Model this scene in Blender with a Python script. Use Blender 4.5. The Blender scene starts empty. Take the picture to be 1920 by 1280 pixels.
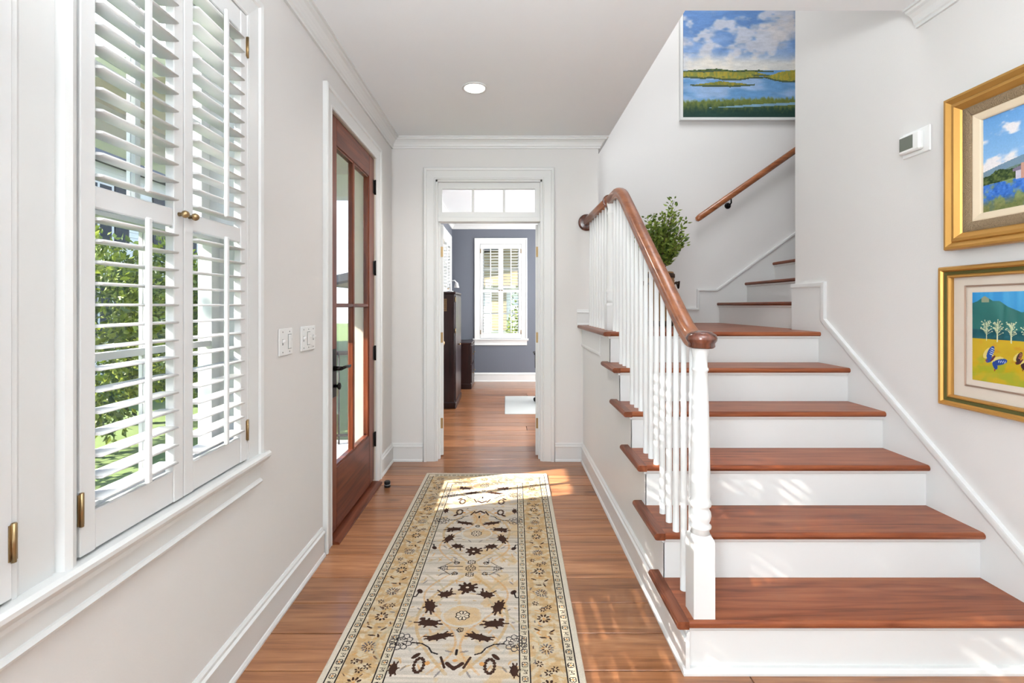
import bpy, bmesh, math, random
import numpy as np
from mathutils import Vector, Matrix, Euler

random.seed(7)
np.random.seed(7)
SC = bpy.context.scene
COL = SC.collection

# ------------------------------------------------------------------ camera
CAM_H = 1.32
cam_data = bpy.data.cameras.new('camera')
cam = bpy.data.objects.new('camera', cam_data)
COL.objects.link(cam)
cam.location = (0.0, 0.0, CAM_H)
cam.rotation_euler = (math.radians(90), 0, 0)
cam_data.sensor_width = 36.0
cam_data.lens = 885.0 / 1920.0 * 36.0
cam_data.shift_x = 12.0 / 1920.0
cam_data.shift_y = -67.0 / 1920.0
cam_data.clip_start = 0.02
cam_data.clip_end = 300
SC.camera = cam

# ------------------------------------------------------------------ world, sun, exposure
SC.view_settings.view_transform = 'Standard'
SC.view_settings.look = 'None'
SC.view_settings.exposure = 0.60
SC.view_settings.gamma = 1.0
SC.view_settings.use_curve_mapping = False
cy = SC.cycles
cy.use_denoising = True
cy.max_bounces = 5
cy.diffuse_bounces = 3
cy.glossy_bounces = 3
cy.transmission_bounces = 3
cy.use_light_tree = False
cy.use_adaptive_sampling = True
cy.adaptive_min_samples = 16
cy.adaptive_threshold = 0.08
cy.transparent_max_bounces = 16
cy.caustics_reflective = False
cy.caustics_refractive = False
cy.sample_clamp_indirect = 6.0

world = bpy.data.worlds.new('sky')
SC.world = world
world.use_nodes = True
wn = world.node_tree
bg = wn.nodes['Background']
tc = wn.nodes.new('ShaderNodeTexCoord')
sep = wn.nodes.new('ShaderNodeSeparateXYZ')
rampw = wn.nodes.new('ShaderNodeValToRGB')
wn.links.new(tc.outputs['Generated'], sep.inputs[0])
wn.links.new(sep.outputs['Z'], rampw.inputs[0])
rampw.color_ramp.elements[0].position = 0.0
rampw.color_ramp.elements[0].color = (0.86, 0.92, 1.0, 1)
rampw.color_ramp.elements[1].position = 0.6
rampw.color_ramp.elements[1].color = (0.38, 0.60, 0.98, 1)
wn.links.new(rampw.outputs[0], bg.inputs['Color'])
bg.inputs['Strength'].default_value = 1.7

SUN_AZ, SUN_EL = math.radians(17.5), math.radians(35.0)
sun_dir = Vector((math.cos(SUN_EL) * math.cos(SUN_AZ), math.cos(SUN_EL) * math.sin(SUN_AZ), -math.sin(SUN_EL)))
sd = bpy.data.lights.new('sun', 'SUN')
sd.energy = 17.0
sd.angle = math.radians(0.6)
sd.color = (1.0, 0.955, 0.88)
sun = bpy.data.objects.new('sun', sd)
COL.objects.link(sun)
sun.location = (-8, -2, 8)
sun.rotation_euler = sun_dir.to_track_quat('-Z', 'Y').to_euler()


def area_light(name, loc, target, sx, sy, watts, color=(1, 1, 1)):
    d = bpy.data.lights.new(name, 'AREA')
    d.shape = 'RECTANGLE'
    d.size, d.size_y = sx, sy
    d.energy = watts
    d.color = color
    o = bpy.data.objects.new(name, d)
    COL.objects.link(o)
    o.location = loc
    o.rotation_euler = (Vector(target) - Vector(loc)).to_track_quat('-Z', 'Y').to_euler()
    return o


# unseen fills added behind the viewer and in the study, plus daylight from upstairs
area_light('rear_fill', (0.5, -3.38, 1.45), (0.5, 4, 1.45), 2.3, 1.9, 12, (0.89, 0.955, 1.0))  # added fill in front of the solid rear wall
area_light('left_fill', (-0.93, -0.85, 1.45), (2.0, 0.9, 1.25), 1.5, 1.9, 112, (0.89, 0.955, 1.0))  # added fill for the stair side, no window here
area_light('right_fill', (1.95, -2.0, 1.5), (-1.0, -0.6, 1.5), 2.6, 1.9, 22, (0.89, 0.955, 1.0))  # added fill for the left wall, no window here
area_light('ceiling_fill', (0.3, -0.3, 2.0), (0.3, -0.2, 2.74), 0.8, 0.8, 62, (0.89, 0.955, 1.0))  # added fill aimed up to brighten the ceiling
area_light('upstairs_daylight', (1.6, 2.9, 5.15), (1.7, 3.6, 1.2), 1.8, 1.4, 52, (0.93, 0.97, 1.0))
area_light('study_fill', (2.36, 6.2, 1.5), (0.0, 6.2, 1.6), 2.8, 1.9, 150, (0.97, 0.985, 1.0))  # added fill at the solid right wall, brightens the study

# ------------------------------------------------------------------ dimensions
XL = -0.97            # left wall face
XRW = 1.985           # right wall face
YF = 4.015            # far wall face of the hall
H = 2.74
YB = 4.53             # stairwell back wall
YS = 8.23             # study far wall
XSL = -0.935          # study left wall
RISE, RUN = 0.1928, 0.2527
Y1 = 1.682            # nose of the first tread
XT0, XT1 = 0.61, 1.969
XSIDE = 0.655


def noseY(n):
    return Y1 + (n - 1) * RUN


def nose_line(y):
    return RISE + (y - Y1) * RISE / RUN


# ------------------------------------------------------------------ materials
def lin(c):
    return c / 12.92 if c <= 0.04045 else ((c + 0.055) / 1.055) ** 2.4


def S(r, g, b):
    return (lin(r / 255), lin(g / 255), lin(b / 255), 1.0)


def base_mat(name):
    m = bpy.data.materials.new(name)
    m.use_nodes = True
    nt = m.node_tree
    return m, nt, nt.nodes['Principled BSDF']


def paint(name, col, rough=0.5, var=0.03, bump=0.02, scale=60, spec=0.3):
    m, nt, p = base_mat(name)
    t = nt.nodes.new('ShaderNodeTexCoord')
    n = nt.nodes.new('ShaderNodeTexNoise')
    n.inputs['Scale'].default_value = 2.5
    n.inputs['Detail'].default_value = 3
    nt.links.new(t.outputs['Object'], n.inputs['Vector'])
    mx = nt.nodes.new('ShaderNodeMixRGB')
    mx.inputs[1].default_value = tuple(c * (1 - var) for c in col[:3]) + (1,)
    mx.inputs[2].default_value = tuple(min(1, c * (1 + var)) for c in col[:3]) + (1,)
    nt.links.new(n.outputs['Fac'], mx.inputs[0])
    nt.links.new(mx.outputs[0], p.inputs['Base Color'])
    p.inputs['Roughness'].default_value = rough
    p.inputs['Specular IOR Level'].default_value = spec
    if bump:
        n2 = nt.nodes.new('ShaderNodeTexNoise')
        n2.inputs['Scale'].default_value = scale
        nt.links.new(t.outputs['Object'], n2.inputs['Vector'])
        b = nt.nodes.new('ShaderNodeBump')
        b.inputs['Strength'].default_value = bump
        b.inputs['Distance'].default_value = 0.01
        nt.links.new(n2.outputs['Fac'], b.inputs['Height'])
        nt.links.new(b.outputs[0], p.inputs['Normal'])
    return m


def wood(name, axis, dark, mid, light, rough=0.28, coat=0.25, grain=22, knots=True, rnd=0.25, rings=0.22):
    """grain runs along the given axis of the object's own coordinates"""
    m, nt, p = base_mat(name)
    L = nt.links
    t = nt.nodes.new('ShaderNodeTexCoord')
    oi = nt.nodes.new('ShaderNodeObjectInfo')
    off = nt.nodes.new('ShaderNodeMath'); off.operation = 'MULTIPLY'; off.inputs[1].default_value = 37.0
    L.new(oi.outputs['Random'], off.inputs[0])
    cmb = nt.nodes.new('ShaderNodeCombineXYZ')
    for i in range(3):
        L.new(off.outputs[0], cmb.inputs[i])
    add = nt.nodes.new('ShaderNodeVectorMath'); add.operation = 'ADD'
    L.new(t.outputs['Object'], add.inputs[0]); L.new(cmb.outputs[0], add.inputs[1])
    mp = nt.nodes.new('ShaderNodeMapping')
    sc = [grain, grain, grain]; sc['XYZ'.index(axis)] = grain * 0.05
    mp.inputs['Scale'].default_value = sc
    L.new(add.outputs[0], mp.inputs['Vector'])
    n1 = nt.nodes.new('ShaderNodeTexNoise')
    n1.inputs['Scale'].default_value = 1.0; n1.inputs['Detail'].default_value = 6; n1.inputs['Roughness'].default_value = 0.62
    n1.inputs['Distortion'].default_value = 0.6
    L.new(mp.outputs[0], n1.inputs['Vector'])
    mp2 = nt.nodes.new('ShaderNodeMapping')
    sc2 = [7, 7, 7]; sc2['XYZ'.index(axis)] = 0.7
    mp2.inputs['Scale'].default_value = sc2
    L.new(add.outputs[0], mp2.inputs['Vector'])
    n2 = nt.nodes.new('ShaderNodeTexNoise')
    n2.inputs['Scale'].default_value = 1.0; n2.inputs['Detail'].default_value = 2; n2.inputs['Distortion'].default_value = 1.2
    L.new(mp2.outputs[0], n2.inputs['Vector'])
    rg = nt.nodes.new('ShaderNodeMath'); rg.operation = 'MULTIPLY'; rg.inputs[1].default_value = 9.0
    L.new(n2.outputs['Fac'], rg.inputs[0])
    fr = nt.nodes.new('ShaderNodeMath'); fr.operation = 'PINGPONG'; fr.inputs[1].default_value = 1.0
    L.new(rg.outputs[0], fr.inputs[0])
    mixf = nt.nodes.new('ShaderNodeMath'); mixf.operation = 'MULTIPLY_ADD'
    L.new(fr.outputs[0], mixf.inputs[0]); mixf.inputs[1].default_value = rings
    L.new(n1.outputs['Fac'], mixf.inputs[2])
    ramp = nt.nodes.new('ShaderNodeValToRGB')
    e = ramp.color_ramp.elements
    e[0].position = 0.36; e[0].color = dark
    e[1].position = 0.86; e[1].color = light
    k = e.new(0.58); k.color = mid
    L.new(mixf.outputs[0], ramp.inputs[0])
    # board-to-board variation
    hs = nt.nodes.new('ShaderNodeHueSaturation')
    vv = nt.nodes.new('ShaderNodeMapRange')
    vv.inputs['To Min'].default_value = 1 - rnd; vv.inputs['To Max'].default_value = 1 + rnd * 0.8
    L.new(oi.outputs['Random'], vv.inputs['Value'])
    L.new(vv.outputs[0], hs.inputs['Value'])
    L.new(ramp.outputs[0], hs.inputs['Color'])
    out = hs.outputs[0]
    if knots:
        mp3 = nt.nodes.new('ShaderNodeMapping')
        sc3 = [5.2, 5.2, 5.2]; sc3['XYZ'.index(axis)] = 2.2
        mp3.inputs['Scale'].default_value = sc3
        L.new(add.outputs[0], mp3.inputs['Vector'])
        vo = nt.nodes.new('ShaderNodeTexVoronoi'); vo.inputs['Scale'].default_value = 1.0
        L.new(mp3.outputs[0], vo.inputs['Vector'])
        kr = nt.nodes.new('ShaderNodeValToRGB')
        kr.color_ramp.elements[0].position = 0.05; kr.color_ramp.elements[0].color = (1, 1, 1, 1)
        kr.color_ramp.elements[1].position = 0.16; kr.color_ramp.elements[1].color = (0, 0, 0, 1)
        L.new(vo.outputs['Distance'], kr.inputs[0])
        km = nt.nodes.new('ShaderNodeMath'); km.operation = 'MULTIPLY'; km.inputs[1].default_value = 0.6
        L.new(kr.outputs[0], km.inputs[0])
        mx = nt.nodes.new('ShaderNodeMixRGB')
        mx.inputs[2].default_value = tuple(c * 0.45 for c in dark[:3]) + (1,)
        L.new(km.outputs[0], mx.inputs[0]); L.new(out, mx.inputs[1])
        out = mx.outputs[0]
    L.new(out, p.inputs['Base Color'])
    p.inputs['Roughness'].default_value = rough
    p.inputs['Coat Weight'].default_value = coat
    p.inputs['Specular IOR Level'].default_value = 0.5 if coat > 0.2 else 0.28
    p.inputs['Coat Roughness'].default_value = 0.15
    b = nt.nodes.new('ShaderNodeBump'); b.inputs['Strength'].default_value = 0.06; b.inputs['Distance'].default_value = 0.004
    L.new(n1.outputs['Fac'], b.inputs['Height']); L.new(b.outputs[0], p.inputs['Normal'])
    return m


def metal(name, col, rough=0.3, metallic=1.0):
    m = paint(name, col, rough, 0.06, 0.0)
    m.node_tree.nodes['Principled BSDF'].inputs['Metallic'].default_value = metallic
    return m


def glass_mat(name, tint=(1, 1, 1, 1), ior=1.45):
    m = bpy.data.materials.new(name)
    m.use_nodes = True
    nt = m.node_tree
    nt.nodes.remove(nt.nodes['Principled BSDF'])
    out = nt.nodes['Material Output']
    tr = nt.nodes.new('ShaderNodeBsdfTransparent'); tr.inputs['Color'].default_value = tint
    gl = nt.nodes.new('ShaderNodeBsdfGlossy'); gl.inputs['Roughness'].default_value = 0.0
    lw = nt.nodes.new('ShaderNodeLayerWeight'); lw.inputs['Blend'].default_value = 0.5
    pw_ = nt.nodes.new('ShaderNodeMath'); pw_.operation = 'POWER'; pw_.inputs[1].default_value = 5.0
    nt.links.new(lw.outputs['Facing'], pw_.inputs[0])
    f0 = ((ior - 1) / (ior + 1)) ** 2
    fr = nt.nodes.new('ShaderNodeMath'); fr.operation = 'MULTIPLY_ADD'; fr.inputs[1].default_value = 1 - f0; fr.inputs[2].default_value = f0
    nt.links.new(pw_.outputs[0], fr.inputs[0])
    mx = nt.nodes.new('ShaderNodeMixShader')
    nt.links.new(fr.outputs[0], mx.inputs[0])
    nt.links.new(tr.outputs[0], mx.inputs[1]); nt.links.new(gl.outputs[0], mx.inputs[2])
    nt.links.new(mx.outputs[0], out.inputs['Surface'])
    return m


def attr_mat(name, rough=0.8, bump=0.0, scale=400, noise=0.0, spec=0.2):
    """a flat print, weave or painting: colour read from the mesh's own colour attribute"""
    m, nt, p = base_mat(name)
    a = nt.nodes.new('ShaderNodeAttribute'); a.attribute_name = 'print'
    src = a.outputs['Color']
    t = nt.nodes.new('ShaderNodeTexCoord')
    if noise:
        n = nt.nodes.new('ShaderNodeTexNoise'); n.inputs['Scale'].default_value = scale; n.inputs['Detail'].default_value = 2
        nt.links.new(t.outputs['Object'], n.inputs['Vector'])
        mr = nt.nodes.new('ShaderNodeMapRange'); mr.inputs['To Min'].default_value = 1 - noise; mr.inputs['To Max'].default_value = 1 + noise
        nt.links.new(n.outputs['Fac'], mr.inputs['Value'])
        vm = nt.nodes.new('ShaderNodeVectorMath'); vm.operation = 'SCALE'
        nt.links.new(src, vm.inputs[0]); nt.links.new(mr.outputs[0], vm.inputs['Scale'])
        src = vm.outputs[0]
        if bump:
            b = nt.nodes.new('ShaderNodeBump'); b.inputs['Strength'].default_value = bump; b.inputs['Distance'].default_value = 0.003
            nt.links.new(n.outputs['Fac'], b.inputs['Height']); nt.links.new(b.outputs[0], p.inputs['Normal'])
    nt.links.new(src, p.inputs['Base Color'])
    p.inputs['Roughness'].default_value = rough
    p.inputs['Specular IOR Level'].default_value = spec
    return m


def leaf_mat(name, c1, c2, trans=0.3):
    m, nt, p = base_mat(name)
    g = nt.nodes.new('ShaderNodeNewGeometry')
    r = nt.nodes.new('ShaderNodeValToRGB')
    r.color_ramp.elements[0].color = c1; r.color_ramp.elements[1].color = c2
    nt.links.new(g.outputs['Random Per Island'], r.inputs[0])
    nt.links.new(r.outputs[0], p.inputs['Base Color'])
    p.inputs['Roughness'].default_value = 0.45
    tl = nt.nodes.new('ShaderNodeBsdfTranslucent')
    nt.links.new(r.outputs[0], tl.inputs['Color'])
    mx = nt.nodes.new('ShaderNodeMixShader'); mx.inputs[0].default_value = trans
    out = nt.nodes['Material Output']
    nt.links.new(p.outputs[0], mx.inputs[1]); nt.links.new(tl.outputs[0], mx.inputs[2])
    nt.links.new(mx.outputs[0], out.inputs['Surface'])
    return m


M = {}
M['wall'] = paint('greige_wall_paint', S(223, 220, 217), 0.7, 0.012, 0.05, 180)
M['ceil'] = paint('ceiling_paint', S(240, 242, 243), 0.8, 0.01, 0.04, 160)
M['trim'] = paint('white_trim_paint', S(222, 222, 220), 0.36, 0.01, 0.0, spec=0.4)
M['blue'] = paint('slate_blue_wall_paint', S(104, 108, 117), 0.55, 0.02, 0.05, 150)
M['upper'] = paint('stairwell_wall_paint', S(227, 224, 221), 0.7, 0.012, 0.05, 180)
M['floor'] = wood('heart_pine_floor', 'X', S(124, 78, 47), S(158, 104, 67), S(188, 136, 95), 0.28, 0.35, 40, True, 0.25, 0.13)
M['floorseam'] = paint('dark_subfloor', S(34, 20, 13), 0.9, 0.1, 0)
M['tread'] = wood('stained_pine_tread', 'X', S(100, 48, 26), S(132, 70, 41), S(154, 91, 58), 0.38, 0.08, 36, True, 0.08)
M['nosing'] = wood('stained_pine_nosing', 'Y', S(82, 40, 24), S(110, 58, 36), S(132, 76, 50), 0.38, 0.08, 36, False, 0.08)
M['rail'] = wood('varnished_oak_rail', 'Y', S(104, 56, 32), S(136, 80, 48), S(156, 98, 64), 0.3, 0.22, 36, False, 0.03)
M['railx'] = wood('varnished_oak_wall_rail', 'X', S(120, 64, 36), S(152, 90, 54), S(172, 108, 70), 0.25, 0.4, 30, False, 0.03)
M['railend'] = wood('dark_rail_end_grain', 'Z', S(62, 30, 20), S(88, 46, 32), S(112, 62, 44), 0.22, 0.6, 40, False, 0.03)
M['mahog'] = wood('mahogany_door_wood', 'Z', S(78, 34, 18), S(106, 50, 28), S(126, 66, 40), 0.35, 0.15, 36, False, 0.05)
M['mahogy'] = wood('mahogany_rail_wood', 'Y', S(72, 31, 17), S(100, 47, 26), S(120, 62, 38), 0.35, 0.15, 36, False, 0.05)
M['darkwood'] = wood('dark_cherry_furniture', 'Z', S(24, 11, 10), S(38, 18, 16), S(52, 27, 23), 0.32, 0.2, 26, False, 0.05)
M['louver'] = paint('white_shutter_paint', S(226, 226, 225), 0.38, 0.005, 0.0, spec=0.4)
M['glass'] = glass_mat('window_glass')
M['pglass'] = glass_mat('picture_glass', ior=1.25)
M['brass'] = metal('aged_brass', S(158, 134, 98), 0.36)
M['bronze'] = metal('dark_bronze', S(34, 30, 30), 0.4, 0.7)
M['gold'] = metal('gilt_frame', S(198, 150, 80), 0.40, 0.65)
M['golddk'] = metal('antique_gilt', S(166, 112, 46), 0.45, 0.7)
M['sand'] = paint('carved_taupe_band', S(150, 128, 100), 0.7, 0.25, 0.8, 220)
M['linen'] = paint('cream_linen_liner', S(226, 208, 180), 0.85, 0.03, 0.1, 500)
M['mat1'] = paint('cream_picture_mat', S(228, 214, 198), 0.9, 0.01, 0)
M['mat2'] = paint('tan_mat_bevel', S(190, 160, 140), 0.9, 0.02, 0)
M['olive'] = metal('olive_frame_channel', S(96, 92, 50), 0.5, 0.3)
M['plastic'] = paint('white_plastic', S(240, 240, 238), 0.35, 0.005, 0, spec=0.5)
M['screen'] = paint('grey_lcd_screen', S(112, 116, 106), 0.3, 0.03, 0)
M['slot'] = paint('grey_slot', S(150, 150, 148), 0.6, 0.02, 0)
M['black'] = paint('black_rubber', S(26, 25, 26), 0.5, 0.05, 0)
M['fabric'] = paint('black_chair_fabric', S(30, 31, 34), 0.8, 0.1, 0.2, 400)
M['mat'] = paint('translucent_pale_vinyl', S(205, 208, 204), 0.25, 0.02, 0.05, 300)
M['basket'] = paint('woven_seagrass', S(140, 108, 74), 0.8, 0.3, 0.6, 90)
M['basketdk'] = paint('dark_woven_seagrass', S(58, 44, 34), 0.8, 0.2, 0.4, 90)
M['soil'] = paint('moss_soil', S(58, 46, 34), 0.95, 0.3, 0.5, 60)
M['stem'] = paint('brown_twig', S(92, 70, 48), 0.8, 0.15, 0.2, 60)
M['leaf'] = leaf_mat('fresh_green_leaf', S(58, 84, 26), S(150, 170, 72))
M['hedge'] = leaf_mat('hedge_leaf', S(44, 70, 22), S(160, 172, 66))
M['treeleaf'] = leaf_mat('tree_leaf', S(48, 72, 34), S(136, 156, 78))
M['bark'] = paint('tree_bark', S(92, 78, 64), 0.9, 0.2, 0.6, 30)
M['marsh'] = attr_mat('marsh_oil_painting', 0.55, 0.25, 90, 0.10)
M['meadow'] = attr_mat('meadow_oil_painting', 0.5, 0.3, 160, 0.12)
M['batik'] = attr_mat('butterfly_print', 0.8, 0.0, 120, 0.06)
M['rug'] = attr_mat('woven_wool_runner', 0.95, 0.5, 420, 0.10, 0.05)
M['rugedge'] = paint('runner_selvedge', S(206, 192, 172), 0.95, 0.05, 0.3, 500)
M['siding'] = paint('white_house_siding', S(236, 236, 232), 0.6, 0.02, 0)
M['shut'] = paint('charcoal_house_shutter', S(44, 48, 56), 0.5, 0.05, 0)
M['roof'] = paint('grey_house_shingle', S(96, 92, 90), 0.9, 0.12, 0.3, 20)
M['stone'] = paint('pale_porch_paving', S(196, 196, 192), 0.8, 0.06, 0.1, 20)
M['lawn'] = paint('garden_lawn', S(96, 112, 62), 0.95, 0.25, 0.5, 30)
M['beige'] = paint('beige_porch_paint', S(208, 198, 182), 0.7, 0.02, 0)
M['khaki'] = paint('tan_house_siding', S(168, 150, 120), 0.8, 0.05, 0)
M['lens'] = None
m, nt, p = base_mat('downlight_lens')
p.inputs['Emission Color'].default_value = (1.0, 0.95, 0.88, 1)
p.inputs['Emission Strength'].default_value = 6.0
M['lens'] = m

# ------------------------------------------------------------------ mesh helpers
ORG = {}


class MB:
    def __init__(self):
        self.v, self.f, self.sm = [], [], []

    def add(self, vs, fs, smooth=False):
        b = len(self.v)
        self.v.extend([tuple(p) for p in vs])
        self.f.extend([tuple(i + b for i in f) for f in fs])
        self.sm.extend([smooth] * len(fs))
        return self

    def box(self, x0, x1, y0, y1, z0, z1):
        vs = [(x0, y0, z0), (x1, y0, z0), (x1, y1, z0), (x0, y1, z0), (x0, y0, z1), (x1, y0, z1), (x1, y1, z1), (x0, y1, z1)]
        return self.add(vs, [(0, 3, 2, 1), (4, 5, 6, 7), (0, 1, 5, 4), (1, 2, 6, 5), (2, 3, 7, 6), (3, 0, 4, 7)])

    def bbox(self, x0, x1, y0, y1, z0, z1, b=0.003):
        """box with chamfered edges"""
        bm = bmesh.new()
        bmesh.ops.create_cube(bm, size=1)
        for vv in bm.verts:
            vv.co = Vector(((x0 + x1) / 2 + vv.co.x * (x1 - x0), (y0 + y1) / 2 + vv.co.y * (y1 - y0), (z0 + z1) / 2 + vv.co.z * (z1 - z0)))
        bmesh.ops.bevel(bm, geom=list(bm.edges), offset=b, segments=1, affect='EDGES')
        bm.verts.ensure_lookup_table()
        self.add([vv.co[:] for vv in bm.verts], [[q.index for q in f.verts] for f in bm.faces])
        bm.free()
        return self

    def sweep(self, prof, fmap, a, b, ea=None, eb=None, smooth=False):
        """extrude closed profile [(d,z)] between stations a and b; fmap(d,z,t)->xyz"""
        n = len(prof)
        ra = [fmap(d, z, a + (ea(d, z) if ea else 0)) for d, z in prof]
        rb = [fmap(d, z, b + (eb(d, z) if eb else 0)) for d, z in prof]
        fs = [(i, (i + 1) % n, n + (i + 1) % n, n + i) for i in range(n)]
        self.add(ra + rb, fs, smooth)
        self.add(ra, [tuple(range(n))]); self.add(rb, [tuple(range(n))])
        return self

    def rings(self, rings, smooth=True, cap=True):
        n = len(rings[0])
        vs = [p for r in rings for p in r]
        fs = []
        for k in range(len(rings) - 1):
            for i in range(n):
                fs.append((k * n + i, k * n + (i + 1) % n, (k + 1) * n + (i + 1) % n, (k + 1) * n + i))
        b = len(self.v)
        self.add(vs, fs, smooth)
        if cap:
            self.f.append(tuple(b + i for i in range(n))); self.sm.append(False)
            self.f.append(tuple(b + (len(rings) - 1) * n + i for i in range(n))); self.sm.append(False)
        return self

    def lathe(self, prof, c, axis='Z', n=20, smooth=True):
        """prof [(r,h)]"""
        rs = []
        for r, h in prof:
            ring = []
            for i in range(n):
                a = 2 * math.pi * i / n
                u, w = r * math.cos(a), r * math.sin(a)
                if axis == 'Z': ring.append((c[0] + u, c[1] + w, c[2] + h))
                elif axis == 'Y': ring.append((c[0] + u, c[1] + h, c[2] + w))
                else: ring.append((c[0] + h, c[1] + u, c[2] + w))
            rs.append(ring)
        return self.rings(rs, smooth)

    def tube(self, pts, r, n=8, smooth=True, r1=None):
        pts = [Vector(p) for p in pts]
        rs = []
        for k, p in enumerate(pts):
            d = (pts[min(k + 1, len(pts) - 1)] - pts[max(k - 1, 0)]).normalized()
            up = Vector((0, 0, 1)) if abs(d.z) < 0.95 else Vector((1, 0, 0))
            s = d.cross(up).normalized(); u = s.cross(d).normalized()
            rr = r if r1 is None else r + (r1 - r) * k / max(1, len(pts) - 1)
            rs.append([tuple(p + s * rr * math.cos(2 * math.pi * i / n) + u * rr * math.sin(2 * math.pi * i / n)) for i in range(n)])
        return self.rings(rs, smooth)

    def prism(self, poly, fmap, a, b):
        """polygon [(u,v)] extruded, concave allowed (triangulated)"""
        bm = bmesh.new()
        va = [bm.verts.new(fmap(u, v, a)) for u, v in poly]
        fa = bm.faces.new(va)
        r = bmesh.ops.extrude_face_region(bm, geom=[fa])
        off = Vector(fmap(poly[0][0], poly[0][1], b)) - Vector(fmap(poly[0][0], poly[0][1], a))
        bmesh.ops.translate(bm, vec=off, verts=[e for e in r['geom'] if isinstance(e, bmesh.types.BMVert)])
        bmesh.ops.triangulate(bm, faces=[f for f in bm.faces if len(f.verts) > 4])
        bm.verts.index_update()
        self.add([q.co[:] for q in bm.verts], [[q.index for q in f.verts] for f in bm.faces])
        bm.free()
        return self

    def strip(self, pts, w, fmap, d0, d1):
        """mitred band of width w to the left of polyline pts in a plane, depth d0..d1"""
        n = len(pts)
        P = [Vector(p) for p in pts]
        offs = []
        for i in range(n):
            if i == 0: nrm = Vector((-(P[1] - P[0]).y, (P[1] - P[0]).x)).normalized(); m_ = nrm
            elif i == n - 1: nrm = Vector((-(P[i] - P[i - 1]).y, (P[i] - P[i - 1]).x)).normalized(); m_ = nrm
            else:
                a = (P[i] - P[i - 1]).normalized(); b = (P[i + 1] - P[i]).normalized()
                na, nb = Vector((-a.y, a.x)), Vector((-b.y, b.x))
                m_ = (na + nb); m_ = m_ / max(0.2, (m_.dot(na)))
            offs.append(m_)
        prof = [(0, d0), (0, d1 * 0.7), (0.25, d1), (0.8, d1), (1, d1 * 0.8), (1, d0)]
        rs = []
        for i in range(n):
            rs.append([fmap(P[i].x + offs[i].x * w * q, P[i].y + offs[i].y * w * q, d) for q, d in prof])
        return self.rings(rs, False)

    def build(self, name, mat, parent=None, local=False, **kw):
        me = bpy.data.meshes.new(name)
        off = Vector((0, 0, 0))
        if parent is not None and not local:
            off = ORG.get(parent.name, Vector((0, 0, 0)))
        me.from_pydata([(p[0] - off.x, p[1] - off.y, p[2] - off.z) for p in self.v], [], self.f)
        bm = bmesh.new(); bm.from_mesh(me)
        bmesh.ops.recalc_face_normals(bm, faces=list(bm.faces))
        bm.to_mesh(me); bm.free()
        me.polygons.foreach_set('use_smooth', self.sm)
        if isinstance(mat, str): mat = M[mat]
        me.materials.append(mat)
        o = bpy.data.objects.new(name, me)
        COL.objects.link(o)
        if parent is not None:
            o.parent = parent
        ORG[o.name] = off
        for k, v_ in kw.items(): o[k] = v_
        return o


def empty(name, loc, label=None, category=None, group=None, kind=None, rz=0):
    o = bpy.data.objects.new(name, None)
    COL.objects.link(o)
    o.location = loc
    o.rotation_euler = (0, 0, rz)
    o.empty_display_size = 0.1
    ORG[o.name] = Vector(loc)
    for k, v_ in (('label', label), ('category', category), ('group', group), ('kind', kind)):
        if v_: o[k] = v_
    return o


def piece(name, mesh, parent, loc, rot=(0, 0, 0)):
    o = bpy.data.objects.new(name, mesh)
    COL.objects.link(o)
    o.parent = parent
    o.location = loc
    o.rotation_euler = rot
    return o


def struct(mb, name, mat, label=None):
    o = mb.build(name, mat, kind='structure')
    if label: o['label'] = label
    return o


def wall_cells(u0, u1, z0, z1, openings):
    us = sorted({u0, u1, *[o[0] for o in openings], *[o[1] for o in openings]})
    zs = sorted({z0, z1, *[o[2] for o in openings], *[o[3] for o in openings]})
    for i in range(len(us) - 1):
        for j in range(len(zs) - 1):
            uc, zc = (us[i] + us[i + 1]) / 2, (zs[j] + zs[j + 1]) / 2
            if any(o[0] < uc < o[1] and o[2] < zc < o[3] for o in openings): continue
            yield us[i], us[i + 1], zs[j], zs[j + 1]


def wall_x(name, x0, x1, y0, y1, z0, z1, ops, mat):
    mb = MB()
    for a, b, c, d in wall_cells(y0, y1, z0, z1, ops): mb.box(x0, x1, a, b, c, d)
    return struct(mb, name, mat)


def wall_y(name, y0, y1, x0, x1, z0, z1, ops, mat):
    mb = MB()
    for a, b, c, d in wall_cells(x0, x1, z0, z1, ops): mb.box(a, b, y0, y1, c, d)
    return struct(mb, name, mat)


CASING = [(0, 0), (0, .011), (.004, .015), (.010, .015), (.014, .011), (.018, .013), (.068, .016), (.074, .016), (.078, .024), (.094, .027), (.102, .022), (.102, 0)]
CROWN = [(0, -.086), (.012, -.086), (.014, -.074), (.021, -.068), (.024, -.056), (.032, -.040), (.046, -.026), (.060, -.020), (.063, -.010), (.075, -.010), (.075, 0), (0, 0)]
BASE = [(0, 0), (.024, 0), (.024, .008), (.019, .018), (.015, .021), (.015, .118), (.021, .122), (.021, .130), (.013, .137), (.012, .147), (.006, .155), (0, .155)]


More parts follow.
